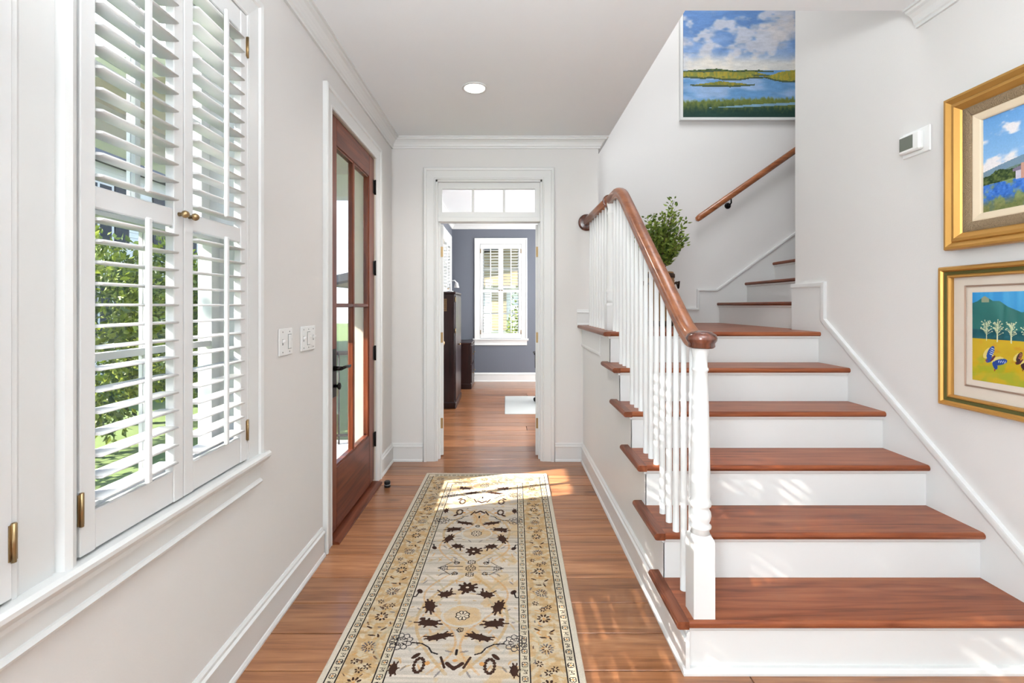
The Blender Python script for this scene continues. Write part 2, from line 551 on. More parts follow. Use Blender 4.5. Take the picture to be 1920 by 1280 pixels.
def frame_sides(prof, fmap, u0, u1, z0, z1, sides='LTR', z_bot=None):
    """mitred moulding round an opening; fmap(u,z,d)"""
    out = []
    if 'L' in sides:
        mb = MB()
        zb = (lambda w: z0 - w) if 'B' in sides else (lambda w: z0)
        ra = [fmap(u0 - w, zb(w), d) for w, d in prof]; rb = [fmap(u0 - w, z1 + w, d) for w, d in prof]
        mb.rings([ra, rb], False); out.append(mb)
    if 'R' in sides:
        mb = MB()
        zb = (lambda w: z0 - w) if 'B' in sides else (lambda w: z0)
        ra = [fmap(u1 + w, zb(w), d) for w, d in prof]; rb = [fmap(u1 + w, z1 + w, d) for w, d in prof]
        mb.rings([ra, rb], False); out.append(mb)
    if 'T' in sides:
        mb = MB()
        ra = [fmap(u0 - w, z1 + w, d) for w, d in prof]; rb = [fmap(u1 + w, z1 + w, d) for w, d in prof]
        mb.rings([ra, rb], False); out.append(mb)
    if 'B' in sides:
        mb = MB()
        ra = [fmap(u0 - w, z0 - w, d) for w, d in prof]; rb = [fmap(u1 + w, z0 - w, d) for w, d in prof]
        mb.rings([ra, rb], False); out.append(mb)
    return out


# ================================================================== STRUCTURE
WZ0, WZ1 = 0.75, 2.395           # window openings
W1 = (0.231, 0.917)              # near (mostly out of frame) window
W2 = (1.055, 1.745)
DY0, DY1, DZ = 2.595, 3.525, 2.425
wall_x('wall_left', XL - 0.16, XL, -3.5, YF, 0, H, [(W1[0], W1[1], WZ0, WZ1), (W2[0], W2[1], WZ0, WZ1), (DY0, DY1, -0.01, DZ)], 'wall')
SW1 = (6.98, 7.88); SW2 = (4.75, 5.6)
wall_x('wall_study_left', XSL - 0.195, XSL, YF + 0.125, YS, 0, H, [(SW1[0], SW1[1], WZ0, WZ1), (SW2[0], SW2[1], WZ0, WZ1)], 'blue')
OX0, OX1, OZ = -0.594, 0.312, 2.39
wall_y('wall_far', YF, YF + 0.125, XL - 0.16, 0.789, 0, H, [(OX0, OX1, -0.01, OZ)], 'wall')
FW = (-0.44, 0.272)
wall_y('wall_study_far', YS, YS + 0.16, XSL - 0.2, 2.5, 0, H, [(FW[0], FW[1], WZ0, WZ1)], 'blue')
wall_x('wall_study_right', 2.4, 2.52, YB + 0.12, YS, 0, H, [], 'blue')
wall_y('wall_study_near', YB + 0.115, YB + 0.125, 0.67, 2.52, 0, H, [], 'blue')
mbw = MB().box(XRW, XRW + 0.12, -3.5, 3.115, 0, 5.3).box(XRW, 4.6, 3.115, 3.235, 0, 5.3)
struct(mbw, 'wall_right', 'wall')
wall_y('wall_stair_back', YB, YB + 0.115, 0.67, 4.6, 0, 5.3, [], 'upper')
wall_x('wall_stair_left', 0.67, 0.789, YF + 0.125, YB, 0, 5.3, [], 'upper')
wall_x('wall_stair_end', 4.6, 4.7, 3.1, 4.7, 0, 5.3, [], 'upper')
wall_y('wall_rear', -3.62, -3.5, XL - 0.16, XRW + 0.12, 0, H, [], 'wall')
mb = MB().box(XL - 0.16, XRW, -3.5, 2.272, H, H + 0.25).box(XL - 0.16, 0.864, 2.272, YB, H, H + 0.25)
struct(mb, 'ceiling', 'ceil')
struct(MB().box(XSL - 0.2, 2.52, YB + 0.125, YS + 0.16, H, H + 0.1).box(XSL - 0.2, 0.67, YF + 0.125, YB + 0.125, H - 0.0005, H), 'ceiling_study', 'ceil')
mb = MB().box(XL - 0.16, 4.7, 1.0, 4.7, 5.3, 5.4)
struct(mb, 'ceiling_upstairs', 'upper')
mb = MB().box(XL - 0.16, XL, 1.0, YB, H + 0.25, 5.3).box(XL - 0.16, XRW, 0.9, 1.0, H + 0.25, 5.3).box(XL - 0.16, 0.67, YB, YB + 0.115, H + 0.25, 5.3)
struct(mb, 'wall_upstairs', 'upper')

# floor with individual planks
fl = MB().box(XL - 0.16, 2.5, -3.6, YS + 0.16, -0.08, -0.02).build('floor', 'floorseam', kind='structure')
plank_cache = {}


def plank_mesh(Lx, Wy):
    key = (round(Lx, 2) if Lx < 1.5 else round(Lx, 3), round(Wy, 4))
    if key not in plank_cache:
        o = MB().bbox(0, key[0], 0, key[1], -0.02, 0.0, 0.0015)
        me = bpy.data.meshes.new('plank')
        me.from_pydata(o.v, [], o.f); me.materials.append(M['floor'])
        plank_cache[key] = me
    return plank_cache[key]


y = -1.0
rng = random.Random(3)
while y < YS:
    wd = rng.choice([0.17, 0.185, 0.195, 0.195, 0.21])
    x0 = XL if y < YF else XSL
    x1 = XRW if y < 1.72 else (0.66 if y < YF - 0.05 else (0.66 if y < YB else 2.39))
    wd2 = min(wd, YS - y)
    x = x0
    while x < x1 - 0.01:
        L = rng.uniform(1.1, 2.6)
        if x1 - (x + L) < 0.5: L = x1 - x
        L = min(L, x1 - x)
        piece('plank', plank_mesh(L - 0.003, max(0.02, wd2 - 0.0046)), fl, (x, y, 0))
        x += L
    y += wd

# crown mouldings
hc = MB()
hc.sweep(CROWN, lambda d, z, t: (XL + d, t, H + z), -3.5, YF)
struct(hc, 'trim_1', 'trim')
hc = MB().sweep(CROWN, lambda d, z, t: (t, YF - d, H + z), XL, 0.789, None, lambda d, z: d)
hc.sweep(CROWN, lambda d, z, t: (0.789 + d, t, H + z), YF, YB, lambda d, z: -d)
struct(hc, 'trim_2', 'trim')
hc = MB().sweep(CROWN, lambda d, z, t: (XRW - d, t, H + z), -3.5, 2.272)
struct(hc, 'trim_3', 'trim')
hc = MB().sweep(CROWN, lambda d, z, t: (t, YS - d, H + z), XSL, 2.4).sweep(CROWN, lambda d, z, t: (XSL + d, t, H + z), YF + 0.125, YS)
struct(hc, 'trim_4', 'trim')

# baseboards
struct(MB().sweep(BASE, lambda d, z, t: (XL + d, t, z), -3.5, DY0 - 0.108).sweep(BASE, lambda d, z, t: (XL + d, t, z), DY1 + 0.108, YF), 'baseboard_left', 'trim')
struct(MB().sweep(BASE, lambda d, z, t: (t, YF - d, z), XL, OX0 - 0.108).sweep(BASE, lambda d, z, t: (t, YF - d, z), OX1 + 0.108, 0.66), 'baseboard_far', 'trim')
struct(MB().sweep(BASE, lambda d, z, t: (XRW - d, t, z), -3.5, 1.60), 'baseboard_right', 'trim')
struct(MB().sweep(BASE, lambda d, z, t: (t, YS - d, z), XSL, 2.4).sweep(BASE, lambda d, z, t: (XSL + d, t, z), YF + 0.125, YS), 'baseboard_study', 'trim')
# landing baseboard on the end of the hall wall
struct(MB().sweep([(d, z * 0.85) for d, z in BASE], lambda d, z, t: (t, YF - d, 6 * RISE + z), 0.607, 0.789), 'baseboard_landing', 'trim')

# ---- doorway to the study: casing, jambs, transom
i = 5
for mb in frame_sides(CASING, lambda u, z, d: (u, YF - d, z), OX0, OX1, 0, OZ):
    struct(mb, 'trim_%d' % i, 'trim'); i += 1
tr = empty('window_4', (OX0, YF, 2.06), kind='structure')
mb = MB().box(OX0, OX0 + 0.016, YF - 0.004, YF + 0.13, 0, OZ).box(OX1 - 0.016, OX1, YF - 0.004, YF + 0.13, 0, OZ).box(OX0, OX1, YF - 0.004, YF + 0.13, OZ - 0.016, OZ)
mb.box(OX0 + 0.016, OX0 + 0.03, YF + 0.05, YF + 0.085, 0, 2.06).box(OX1 - 0.03, OX1 - 0.016, YF + 0.05, YF + 0.085, 0, 2.06)
mb.build('jamb', 'trim', tr)
MB().bbox(OX0 + 0.016, OX1 - 0.016, YF + 0.0, YF + 0.10, 2.035, 2.075, 0.004).build('transom_bar', 'trim', tr)
gx0, gx1, gz0, gz1 = -0.545, 0.252, 2.122, 2.322
mb = MB().box(OX0 + 0.016, gx0, YF + 0.03, YF + 0.065, 2.07, OZ - 0.016).box(gx1, OX1 - 0.016, YF + 0.03, YF + 0.065, 2.07, OZ - 0.016)
mb.box(gx0, gx1, YF + 0.03, YF + 0.065, 2.07, gz0).box(gx0, gx1, YF + 0.03, YF + 0.065, gz1, OZ - 0.016)
mb.build('transom_sash', 'trim', tr)
pw = (gx1 - gx0) / 3
for k in (1, 2):
    MB().bbox(gx0 + k * pw - 0.009, gx0 + k * pw + 0.009, YF + 0.032, YF + 0.063, gz0, gz1, 0.004).build('muntin', 'trim', tr)
for k in range(3):
    MB().box(gx0 + k * pw + 0.009, gx0 + (k + 1) * pw - 0.009, YF + 0.045, YF + 0.049, gz0, gz1).build('pane', 'glass', tr)

# study leaves of the double door, swung open
def leaf_door(name, hx, sgn, ang, label):
    r = empty(name, (hx, YF + 0.115, 0.012), kind='structure')
    r['label'] = label
    w, h, t = 0.437, 2.02, 0.04
    r.rotation_euler = (0, 0, ang)
    def bx(u0, u1, z0, z1, d0=0.0, d1=None):
        a, b = sorted((sgn * (-u0), sgn * (-u1)))
        return MB().bbox(min(sgn * d0, sgn * (t if d1 is None else d1)), max(sgn * d0, sgn * (t if d1 is None else d1)), u0, u1, z0, z1, 0.002)
    bx(0, 0.09, 0, h).build('stile', 'trim', r, True)
    bx(w - 0.09, w, 0, h).build('stile', 'trim', r, True)
    for z0, z1 in ((0, 0.2), (0.86, 0.98), (h - 0.11, h)):
        bx(0.09, w - 0.09, z0, z1).build('rail', 'trim', r, True)
    for z0, z1 in ((0.2, 0.86), (0.98, h - 0.11)):
        bx(0.09, w - 0.09, z0, z1, 0.012, 0.028).build('panel', 'trim', r, True)
    for z in (0.28, 1.03, 1.78):
        MB().bbox(-0.005 if sgn > 0 else -0.034, 0.034 if sgn > 0 else 0.005, -0.004, 0.003, z - 0.045, z + 0.045, 0.001).lathe([(0.006, -0.05), (0.006, 0.05)], (sgn * -0.004, -0.004, z), n=8).build('hinge', 'brass', r, True)
    k = MB().lathe([(0.008, 0), (0.008, 0.03), (0.026, 0.04), (0.028, 0.055), (0.014, 0.066)], (sgn * t, w - 0.05, 0.95), 'X', 12)
    if sgn < 0:
        k = MB().lathe([(0.008, 0), (0.008, -0.03), (0.026, -0.04), (0.028, -0.055), (0.014, -0.066)], (-t, w - 0.05, 0.95), 'X', 12)
    k.build('knob', 'brass', r, True)
    return r


leaf_door('door_2', OX0 + 0.012, 1, math.radians(16), 'white study door leaf swung open on the left of the doorway')
leaf_door('door_3', OX1 - 0.012, -1, math.radians(-14), 'white study door leaf swung open on the right of the doorway')

# ---- hall twin window trim
def lm(u, z, d):
    return (XL + d, u, z)


i = 8
for mb in frame_sides(CASING, lm, W1[0], W2[1] + 0.003, WZ0 - 0.005, WZ1):
    struct(mb, 'trim_%d' % i, 'trim'); i += 1
# mullion between the two windows
mu = MB().sweep([(0, 0), (0, .010), (.008, .012), (.016, .008), (.085, .008), (.088, .004), (.094, .004), (.098, .022), (.112, .027), (.126, .022), (.13, .012), (.138, .010), (.138, 0)],
                lambda d, z, t: (XL + z, W1[1] + d, t), WZ0 - 0.005, WZ1)
struct(mu, 'trim_11', 'trim')
SILL = [(-0.10, .712), (.028, .712), (.034, .718), (.042, .730), (.042, .740), (.034, .748), (-0.10, .748)]
struct(MB().sweep(SILL, lambda d, z, t: (XL + d, t, z), W1[0] - 0.13, W2[1] + 0.128), 'trim_12', 'trim')
APRON = [(0, .632), (.020, .632), (.024, .640), (.018, .648), (.013, .650), (.013, .686), (.020, .690), (.020, .696), (.026, .700), (.028, .712), (0, .712)]
struct(MB().sweep(APRON, lambda d, z, t: (XL + d, t, z), W1[0] - 0.10, W2[1] + 0.095), 'trim_13', 'trim')


# ---- window units (local frame: +X into the room, Y along the wall)
def window_unit(name, loc, rz, w, trim=False, depth=0.16):
    r = empty(name, loc, kind='structure', rz=rz)
    z0, z1 = WZ0, WZ1
    xo = -0.115
    mb = MB().box(-depth, 0.0, 0, 0.012, z0, z1).box(-depth, 0.0, w - 0.012, w, z0, z1).box(-depth, 0, 0, w, z1 - 0.012, z1).box(-depth - 0.02, -0.03, 0, w, z0 - 0.03, z0 + 0.008)
    mb.build('jamb', 'trim', r, True)
    zm = (z0 + z1) / 2
    for (a, b, xx) in ((z0 + 0.008, zm + 0.018, xo), (zm - 0.018, z1 - 0.012, xo - 0.036)):
        s = 0.045
        mb = MB().box(xx, xx + 0.034, 0.012, 0.012 + s, a, b).box(xx, xx + 0.034, w - 0.012 - s, w - 0.012, a, b)
        mb.box(xx, xx + 0.034, 0.012 + s, w - 0.012 - s, a, a + (0.06 if a < 1 else 0.036)).box(xx, xx + 0.034, 0.012 + s, w - 0.012 - s, b - (0.036 if a < 1 else 0.045), b)
        sash = mb.build('sash', 'trim', r, True)
        iy0, iy1 = 0.012 + s, w - 0.012 - s
        iz0, iz1 = a + (0.06 if a < 1 else 0.036), b - (0.036 if a < 1 else 0.045)
        ym, zmm = (iy0 + iy1) / 2, (iz0 + iz1) / 2
        MB().box(xx + 0.004, xx + 0.030, ym - 0.010, ym + 0.010, iz0, iz1).build('muntin', 'trim', sash, True)
        MB().box(xx + 0.005, xx + 0.029, iy0, iy1, zmm - 0.010, zmm + 0.010).build('muntin', 'trim', sash, True)
        for (p0, p1) in ((iy0, ym - 0.01), (ym + 0.01, iy1)):
            for (q0, q1) in ((iz0, zmm - 0.01), (zmm + 0.01, iz1)):
                MB().box(xx + 0.015, xx + 0.018, p0, p1, q0, q1).build('pane', 'glass', sash, True)
    if trim:
        for mb in frame_sides(CASING, lambda u, z, d: (d, u, z), 0, w, z0 - 0.005, z1):
            mb.build('casing', 'trim', r, True)
        MB().sweep(SILL, lambda d, z, t: (d, t, z), -0.128, w + 0.128).build('sill', 'trim', r, True)
        MB().sweep(APRON, lambda d, z, t: (d, t, z), -0.1, w + 0.1).build('apron', 'trim', r, True)
    return r


louver_cache = {}


def louver_mesh(L):
    k = round(L, 3)
    if k not in louver_cache:
        mb = MB()
        n = 10
        ring = [(0.0295, 0), (0.028, 0.0024), (0.02, 0.0034), (-0.02, 0.0034), (-0.028, 0.0024), (-0.0295, 0), (-0.028, -0.0024), (-0.02, -0.0034), (0.02, -0.0034), (0.028, -0.0024)]
        mb.rings([[(x, 0, z) for x, z in ring], [(x, L, z) for x, z in ring]], True)
        me = bpy.data.meshes.new('louver'); me.from_pydata(mb.v, [], mb.f)
        bm = bmesh.new(); bm.from_mesh(me); bmesh.ops.recalc_face_normals(bm, faces=list(bm.faces)); bm.to_mesh(me); bm.free()
        me.polygons.foreach_set('use_smooth', [len(f) == 4 for f in mb.f])
        me.materials.append(M['louver'])
        louver_cache[k] = me
    return louver_cache[k]


def shutter(loc, rz, w, knob_side, label, group, tilt_up=-3, tilt_lo=0):
    """panel in local frame: Y 0..w, X 0 = room face, base at z=0"""
    r = empty('plantation_shutter', loc, label, 'shutter', group, rz=rz)
    h = 1.632
    st, t = 0.040, 0.026
    zb, zm0, zm1, zt = 0.091, 0.794, 0.846, h - 0.076
    for a in (0, w - st):
        MB().bbox(-t, 0, a, a + st, 0, h, 0.002).build('stile', 'louver', r, True)
    for nm, a, b in (('bottom_rail', 0, zb), ('middle_rail', zm0, zm1), ('top_rail', zt, h)):
        MB().bbox(-t + 0.004, -0.002, st, w - st, a, b, 0.003).build(nm, 'louver', r, True)
    Ll = w - 2 * st - 0.004
    me = louver_mesh(Ll)
    for (a, b, n, tilt) in ((zb, zm0, 14, tilt_lo), (zm1, zt, 14, tilt_up)):
        p = (b - a) / n
        for k in range(n):
            piece('louver', me, r, (-t / 2, st + 0.002, a + p * (k + 0.5)), (0, -math.radians(tilt), 0))
    for a, b in ((zb + 0.012, zm0 + 0.002), (zm1 + 0.014, zt - 0.004)):
        MB().bbox(0.019, 0.031, w / 2 - 0.009, w / 2 + 0.009, a, b, 0.004).build('tilt_rod', 'louver', r, True)
    ky = st / 2 if knob_side == 0 else w - st / 2
    MB().lathe([(0.006, 0), (0.005, 0.010), (0.010, 0.014), (0.0115, 0.020), (0.008, 0.027), (0.003, 0.029)], (0, ky, 0.833), 'X', 12).build('knob', 'brass', r, True)
    hy = w if knob_side == 0 else 0.0
    for z in (0.108, h - 0.114):
        MB().lathe([(0.0045, -0.038), (0.0045, 0.038)], (0.003, hy, z), n=8).box(0, 0.0022, hy - 0.008, hy + 0.008, z - 0.035, z + 0.035).build('hinge', 'brass', r, True)
    return r


SHZ = WZ0 + 0.004
for nm, W, which in (('window_1', W1, 'nearest window at the photo left edge'), ('window_2', W2, 'tall hall window')):
    window_unit(nm, (XL, W[0], 0), 0, W[1] - W[0])
    pwid = (W[1] - W[0] - 0.012) / 2
    g = 'plantation shutters of the hall windows'
    if nm == 'window_1':
        l1, l2 = 'white louvered shutter leaf outside the frame to the left, nearest the viewer', 'white shutter leaf at the very left edge, only its hinge stile showing'
    else:
        l1, l2 = 'white louvered plantation shutter, left leaf of the tall hall window', 'white louvered plantation shutter, right leaf of the hall window beside the light switches'
    shutter((XL + 0.016, W[0] + 0.004, SHZ), 0, pwid, 1, l1, g)
    shutter((XL + 0.016, W[0] + 0.008 + pwid, SHZ), 0, pwid, 0, l2, g)

window_unit('window_3', (FW[0], YS, 0), -math.pi / 2, FW[1] - FW[0], True)
pwid = (FW[1] - FW[0] - 0.012) / 2
shutter((FW[0] + 0.004, YS - 0.016, SHZ), -math.pi / 2, pwid, 1, 'left shutter leaf of the far study window seen through the doorway', 'plantation shutters of the study', 3, 3)
shutter((FW[0] + 0.008 + pwid, YS - 0.016, SHZ), -math.pi / 2, pwid, 0, 'right shutter leaf of the far study window seen through the doorway', 'plantation shutters of the study', 3, 3)
for nm, W, l1, l2 in (('window_5', SW1, 'shutter leaf on the study side window, behind the tall dark cabinet', 'shutter leaf on the study side window next to the blue corner'),
                      ('window_6', SW2, 'shutter leaf of the hidden study side window, nearer the doorway', 'shutter leaf of the hidden study side window, nearer the tall cabinet')):
    window_unit(nm, (XSL, W[0], 0), 0, W[1] - W[0], True, 0.19)
    pwid = (W[1] - W[0] - 0.012) / 2
    shutter((XSL + 0.016, W[0] + 0.004, SHZ), 0, pwid, 1, l1, 'plantation shutters of the study', 6, 2)
    shutter((XSL + 0.016, W[0] + 0.008 + pwid, SHZ), 0, pwid, 0, l2, 'plantation shutters of the study', 6, 2)

# ================================================================== FRONT DOOR
i = 14
for mb in frame_sides(CASING, lm, DY0 + 0.012, DY1 - 0.012, 0, DZ - 0.012):
    struct(mb, 'trim_%d' % i, 'trim'); i += 1
d1 = empty('door_1', (XL - 0.03, (DY0 + DY1) / 2, 0.0), kind='structure')
d1['label'] = 'mahogany front door with four glass lights and black lever handle'
fy0, fy1, ft = 2.612, 3.508, 2.408
xa, xb = XL - 0.052, XL - 0.008
gy0, gy1, gz0, gz1 = 2.735, 3.385, 0.385, 2.250
MB().box(XL - 0.16, XL + 0.001, DY0, DY0 + 0.013, 0, DZ).box(XL - 0.16, XL + 0.001, DY1 - 0.013, DY1, 0, DZ).box(XL - 0.16, XL + 0.001, DY0, DY1, DZ - 0.013, DZ).build('jamb', 'beige', d1)
MB().bbox(xa, xb, fy0, gy0, 0.03, ft, 0.003).build('stile', 'mahog', d1)
MB().bbox(xa, xb, gy1, fy1, 0.03, ft, 0.003).build('stile', 'mahog', d1)
MB().bbox(xa, xb, gy0, gy1, gz1, ft, 0.002).build('top_rail', 'mahogy', d1)
MB().bbox(xa, xb, gy0, gy1, 0.03, gz0, 0.002).build('bottom_rail', 'mahogy', d1)
# stepped glazing bead
gm = MB()
for a, b, c, d in ((gy0, gy0 + 0.012, gz0, gz1), (gy1 - 0.012, gy1, gz0, gz1), (gy0, gy1, gz0, gz0 + 0.012), (gy0, gy1, gz1 - 0.012, gz1)):
    gm.box(xa + 0.006, xb - 0.007, a, b, c, d)
gm.build('glazing_bead', 'mahog', d1)
gym = (gy0 + gy1) / 2
MB().bbox(xa + 0.004, xb - 0.004, gym - 0.016, gym + 0.016, gz0, gz1, 0.005).build('muntin', 'mahog', d1)
MB().bbox(xa + 0.005, xb - 0.005, gy0, gy1, 1.31, 1.334, 0.005).build('muntin', 'mahogy', d1)
for (a, b) in ((gy0 + 0.012, gym - 0.016), (gym + 0.016, gy1 - 0.012)):
    for (c, d) in ((gz0 + 0.012, 1.31), (1.334, gz1 - 0.012)):
        MB().box(xa + 0.02, xa + 0.024, a, b, c, d).build('pane', 'glass', d1)
for z in (0.33, 0.97, 1.6, 2.2):
    MB().lathe([(0.007, -0.055), (0.007, 0.055)], (XL + 0.0, fy1 + 0.004, z), n=8).bbox(xb - 0.001, xb + 0.003, fy1 - 0.03, fy1, z - 0.05, z + 0.05, 0.001).build('hinge', 'bronze', d1)
py = 2.675
MB().bbox(xb, xb + 0.008, py - 0.032, py + 0.032, 0.80, 1.075, 0.003).build('handle_plate', 'bronze', d1)
hm = MB().lathe([(0.014, 0), (0.012, 0.045)], (xb + 0.006, py, 0.965), 'X', 10)
hm.tube([(xb + 0.05, py, 0.965), (xb + 0.055, py + 0.05, 0.968), (xb + 0.055, py + 0.12, 0.962), (xb + 0.05, py + 0.145, 0.964)], 0.010, 8, True, 0.007)
hm.build('lever', 'bronze', d1)
MB().lathe([(0.009, 0), (0.009, 0.02), (0.020, 0.026), (0.020, 0.034), (0.01, 0.038)], (xb + 0.006, py, 0.865), 'X', 12).build('thumb_turn', 'bronze', d1)
MB().sweep([(-0.02, 0), (-0.02, .018), (.02, .018), (.05, .012), (.052, 0)], lambda d, z, t: (XL + d, t, z), DY0 + 0.013, DY1 - 0.013).build('threshold', 'mahogy', d1)
MB().box(XL - 0.16, XL - 0.02, DY0 + 0.013, DY1 - 0.013, 0, 0.024).build('door_sill', 'bronze', d1)

# ================================================================== STAIRCASE
stair = empty('staircase', (XSIDE, Y1, 0), 'white staircase with stained wood treads, white balusters and curved oak handrail', 'staircase')
TH = 0.028


def tread_profile(y0, y1, z):
    p = []
    for k in range(7):
        a = math.pi / 2 + math.pi * k / 6
        p.append((y0 + 0.012 + 0.012 * math.cos(a), z - TH / 2 + TH / 2 * math.sin(a)))
    return p + [(y1, z - TH), (y1, z)]


for n in range(1, 6):
    z = n * RISE
    tr_ = MB().sweep(tread_profile(noseY(n), noseY(n + 1) + 0.024, z), lambda d, zz, t: (t, d, zz), XT0 + 0.046, XT1).build('tread', 'tread', stair)
    prof = []
    for k in range(7):
        a = math.pi / 2 + math.pi * k / 6
        prof.append((XT0 + 0.012 + 0.012 * math.cos(a), z - TH / 2 + TH / 2 * math.sin(a)))
    prof += [(XT0 + 0.0455, z - TH), (XT0 + 0.0455, z)]
    mbn = MB().sweep(prof, lambda d, zz, t: (d, t, zz), noseY(n) + 0.001, noseY(n + 1) + 0.085, lambda d, zz: 0.0)
    mbn.build('return_nosing', 'nosing', tr_)
for n in range(1, 7):
    z0, z1 = (n - 1) * RISE, n * RISE - TH
    yy = noseY(n) + 0.024
    mb = MB().box(XSIDE, XT1, yy, yy + 0.018, z0, z1)
    mb.sweep([(0, -0.016), (-.004, -.016), (-.011, -.006), (-.012, 0), (0, 0)], lambda d, zz, t: (t, yy + d, z1 + zz), XSIDE - 0.01, XT1)
    if n == 1:
        mb.sweep([(d, z) for d, z in BASE if z < 0.022] + [(0, .021)], lambda d, zz, t: (t, yy - d, zz), XSIDE - 0.0195, XT1)
    mb.build('riser', 'trim', stair)
# landing
LZ = 6 * RISE
mb = MB().sweep(tread_profile(noseY(6), 3.3, LZ), lambda d, zz, t: (t, d, zz), XT0 + 0.046, XT1)
mb.box(XT0 + 0.046, 2.06, 3.3, YF, LZ - TH, LZ).box(0.789, 2.06, YF, YB, LZ - TH, LZ)
land = mb.build('landing', 'tread', stair)
prof = []
for k in range(7):
    a = math.pi / 2 + math.pi * k / 6
    prof.append((XT0 + 0.012 + 0.012 * math.cos(a), LZ - TH / 2 + TH / 2 * math.sin(a)))
prof += [(XT0 + 0.0455, LZ - TH), (XT0 + 0.0455, LZ)]
MB().sweep(prof, lambda d, zz, t: (d, t, zz), noseY(6) + 0.001, YF).build('return_nosing', 'nosing', land)
# closed side under the steps
poly = [(noseY(1) + 0.032, 0)]
for n in range(1, 7):
    yy = noseY(n) + 0.032
    if n > 1: poly.append((yy, (n - 1) * RISE - TH))
    poly.append((yy, n * RISE - TH))
poly += [(YF, LZ - TH), (YF, 0)]
MB().prism(poly, lambda u, v, t: (t, u, v), XSIDE + 0.004, XSIDE + 0.05).build('side_panel', 'trim', stair)
# cut stringer proud of the side panel
low = -0.20
poly2 = []
for n in range(1, 7):
    yy = noseY(n) + 0.024
    if n > 1: poly2.append((yy, (n - 1) * RISE - TH))
    else: poly2.append((yy, 0.03))
    poly2.append((yy, n * RISE - TH))
poly2 += [(3.26, LZ - TH), (3.26, 0.975)]
poly2 += [(3.26 - 0.02, 0.90), (noseY(1) + 0.30, 0.03)]
MB().prism(poly2, lambda u, v, t: (t, u, v), XSIDE - 0.001, XSIDE + 0.004).build('stringer', 'trim', stair)
# small cove under the return nosings
mb = MB()
for n in range(1, 6):
    z1 = n * RISE - TH
    mb.sweep([(0, -0.016), (-.004, -.016), (-.011, -.006), (-.012, 0), (0, 0)], lambda d, zz, t: (XSIDE + d, t, z1 + zz), noseY(n) + 0.014, noseY(n + 1) + 0.075)
mb.sweep([(0, -0.016), (-.004, -.016), (-.011, -.006), (-.012, 0), (0, 0)], lambda d, zz, t: (XSIDE + d, t, LZ - TH + zz), noseY(6) + 0.014, YF)
mb.build('cove_moulding', 'trim', stair)
# landing fascia and its lower bead
mb = MB().box(XSIDE - 0.006, XSIDE + 0.004, 3.255, YF, 0.99, LZ - TH)
mb.sweep([(0, .972), (-.006, .972), (-.012, .980), (-.012, .990), (-.006, 1.0), (0, 1.0)], lambda d, zz, t: (XSIDE + d, t, zz), 3.245, YF)
mb.build('fascia', 'trim', stair)
# baseboard along the stair side
MB().sweep(BASE, lambda d, z, t: (XSIDE + 0.004 - d, t, z), noseY(1) + 0.0055, YF - 0.02).build('baseboard', 'trim', stair)

# right skirt board and cap
fm = lambda u, v, t: (t, u, v)
ylow = 1.60
poly = [(ylow, 0), (ylow, nose_line(ylow) + 0.07), (2.955, nose_line(2.955) + 0.07), (2.955, 1.445), (3.235, 1.445), (3.235, 1.0)]
poly += [(2.3, 0.0)]
MB().prism(poly, fm, XT1, XRW).build('skirt_board', 'trim', stair)
capr = [(ylow, nose_line(ylow) + 0.062), (2.950, nose_line(2.950) + 0.062), (2.950, 1.438), (3.25, 1.438)]
MB().strip(capr, 0.032, lambda u, v, d: (XT1 - d + 0.002, u, v), -0.014, 0.008).build('skirt_cap', 'trim', stair)
MB().box(XRW - 0.016, XRW + 0.4, 3.235, 3.25, LZ, 1.445).build('skirt_return', 'trim', stair)
# upper flight
def upX(n):
    return 2.02 + (n - 7) * 0.266


for n in range(7, 13):
    z = n * RISE
    MB().sweep(tread_profile(upX(n), upX(n + 1) + 0.03, z), lambda d, zz, t: (d, t, zz), 3.25, YB - 0.016).build('tread', 'nosing', stair)
    mb = MB().box(upX(n) + 0.024, upX(n) + 0.04, 3.235, YB - 0.012, z - RISE, z - TH)
    mb.sweep([(0, -0.016), (-.004, -.016), (-.011, -.006), (-.012, 0), (0, 0)], lambda d, zz, t: (upX(n) + 0.024 + d, t, z - TH + zz), 3.25, YB - 0.012)
    mb.build('riser', 'trim', stair)
# skirt on the back wall
fb = lambda u, v, t: (u, t, v)
sl = RISE / 0.266
xe = 4.2
top = [(0.789, LZ + 0.125), (1.854, LZ + 0.125), (1.854, 1.462), (2.026, 1.462), (xe, 1.462 + sl * (xe - 2.026))]
poly = [(0.789, LZ)] + top + [(xe, 1.2 + sl * (xe - 2.026)), (2.2, LZ)]
MB().prism(poly, fb, YB - 0.014, YB).build('skirt_board', 'trim', stair)
MB().strip([(u, v - 0.004) for u, v in top], 0.022, lambda u, v, d: (u, YB - 0.012 - d, v), -0.012, 0.012).build('skirt_cap', 'trim', stair)

# newel posts
BX = 0.707


def newel(cx, cyy, z0, zbase, ztop, prof_mid):
    mb = MB()
    n = 32
    hw = 0.0385
    def sq(z, h, mix=0.0, r=0.034):
        ring = []
        for k in range(n):
            a = 2 * math.pi * k / n + math.pi / 4
            rr = h / max(abs(math.cos(a)), abs(math.sin(a)))
            rr = rr * (1 - mix) + r * mix
            ring.append((cx + rr * math.cos(a), cyy + rr * math.sin(a), z))
        return ring
    mb.rings([sq(z0, hw), sq(zbase, hw)], False)
    mb.rings([sq(zbase, hw), sq(zbase + 0.008, hw, 0.35, 0.037), sq(zbase + 0.018, hw, 1.0, 0.034)], True, False)
    mb.lathe([(0.034, zbase + 0.016)] + prof_mid, (cx, cyy, 0), n=n)
    return mb


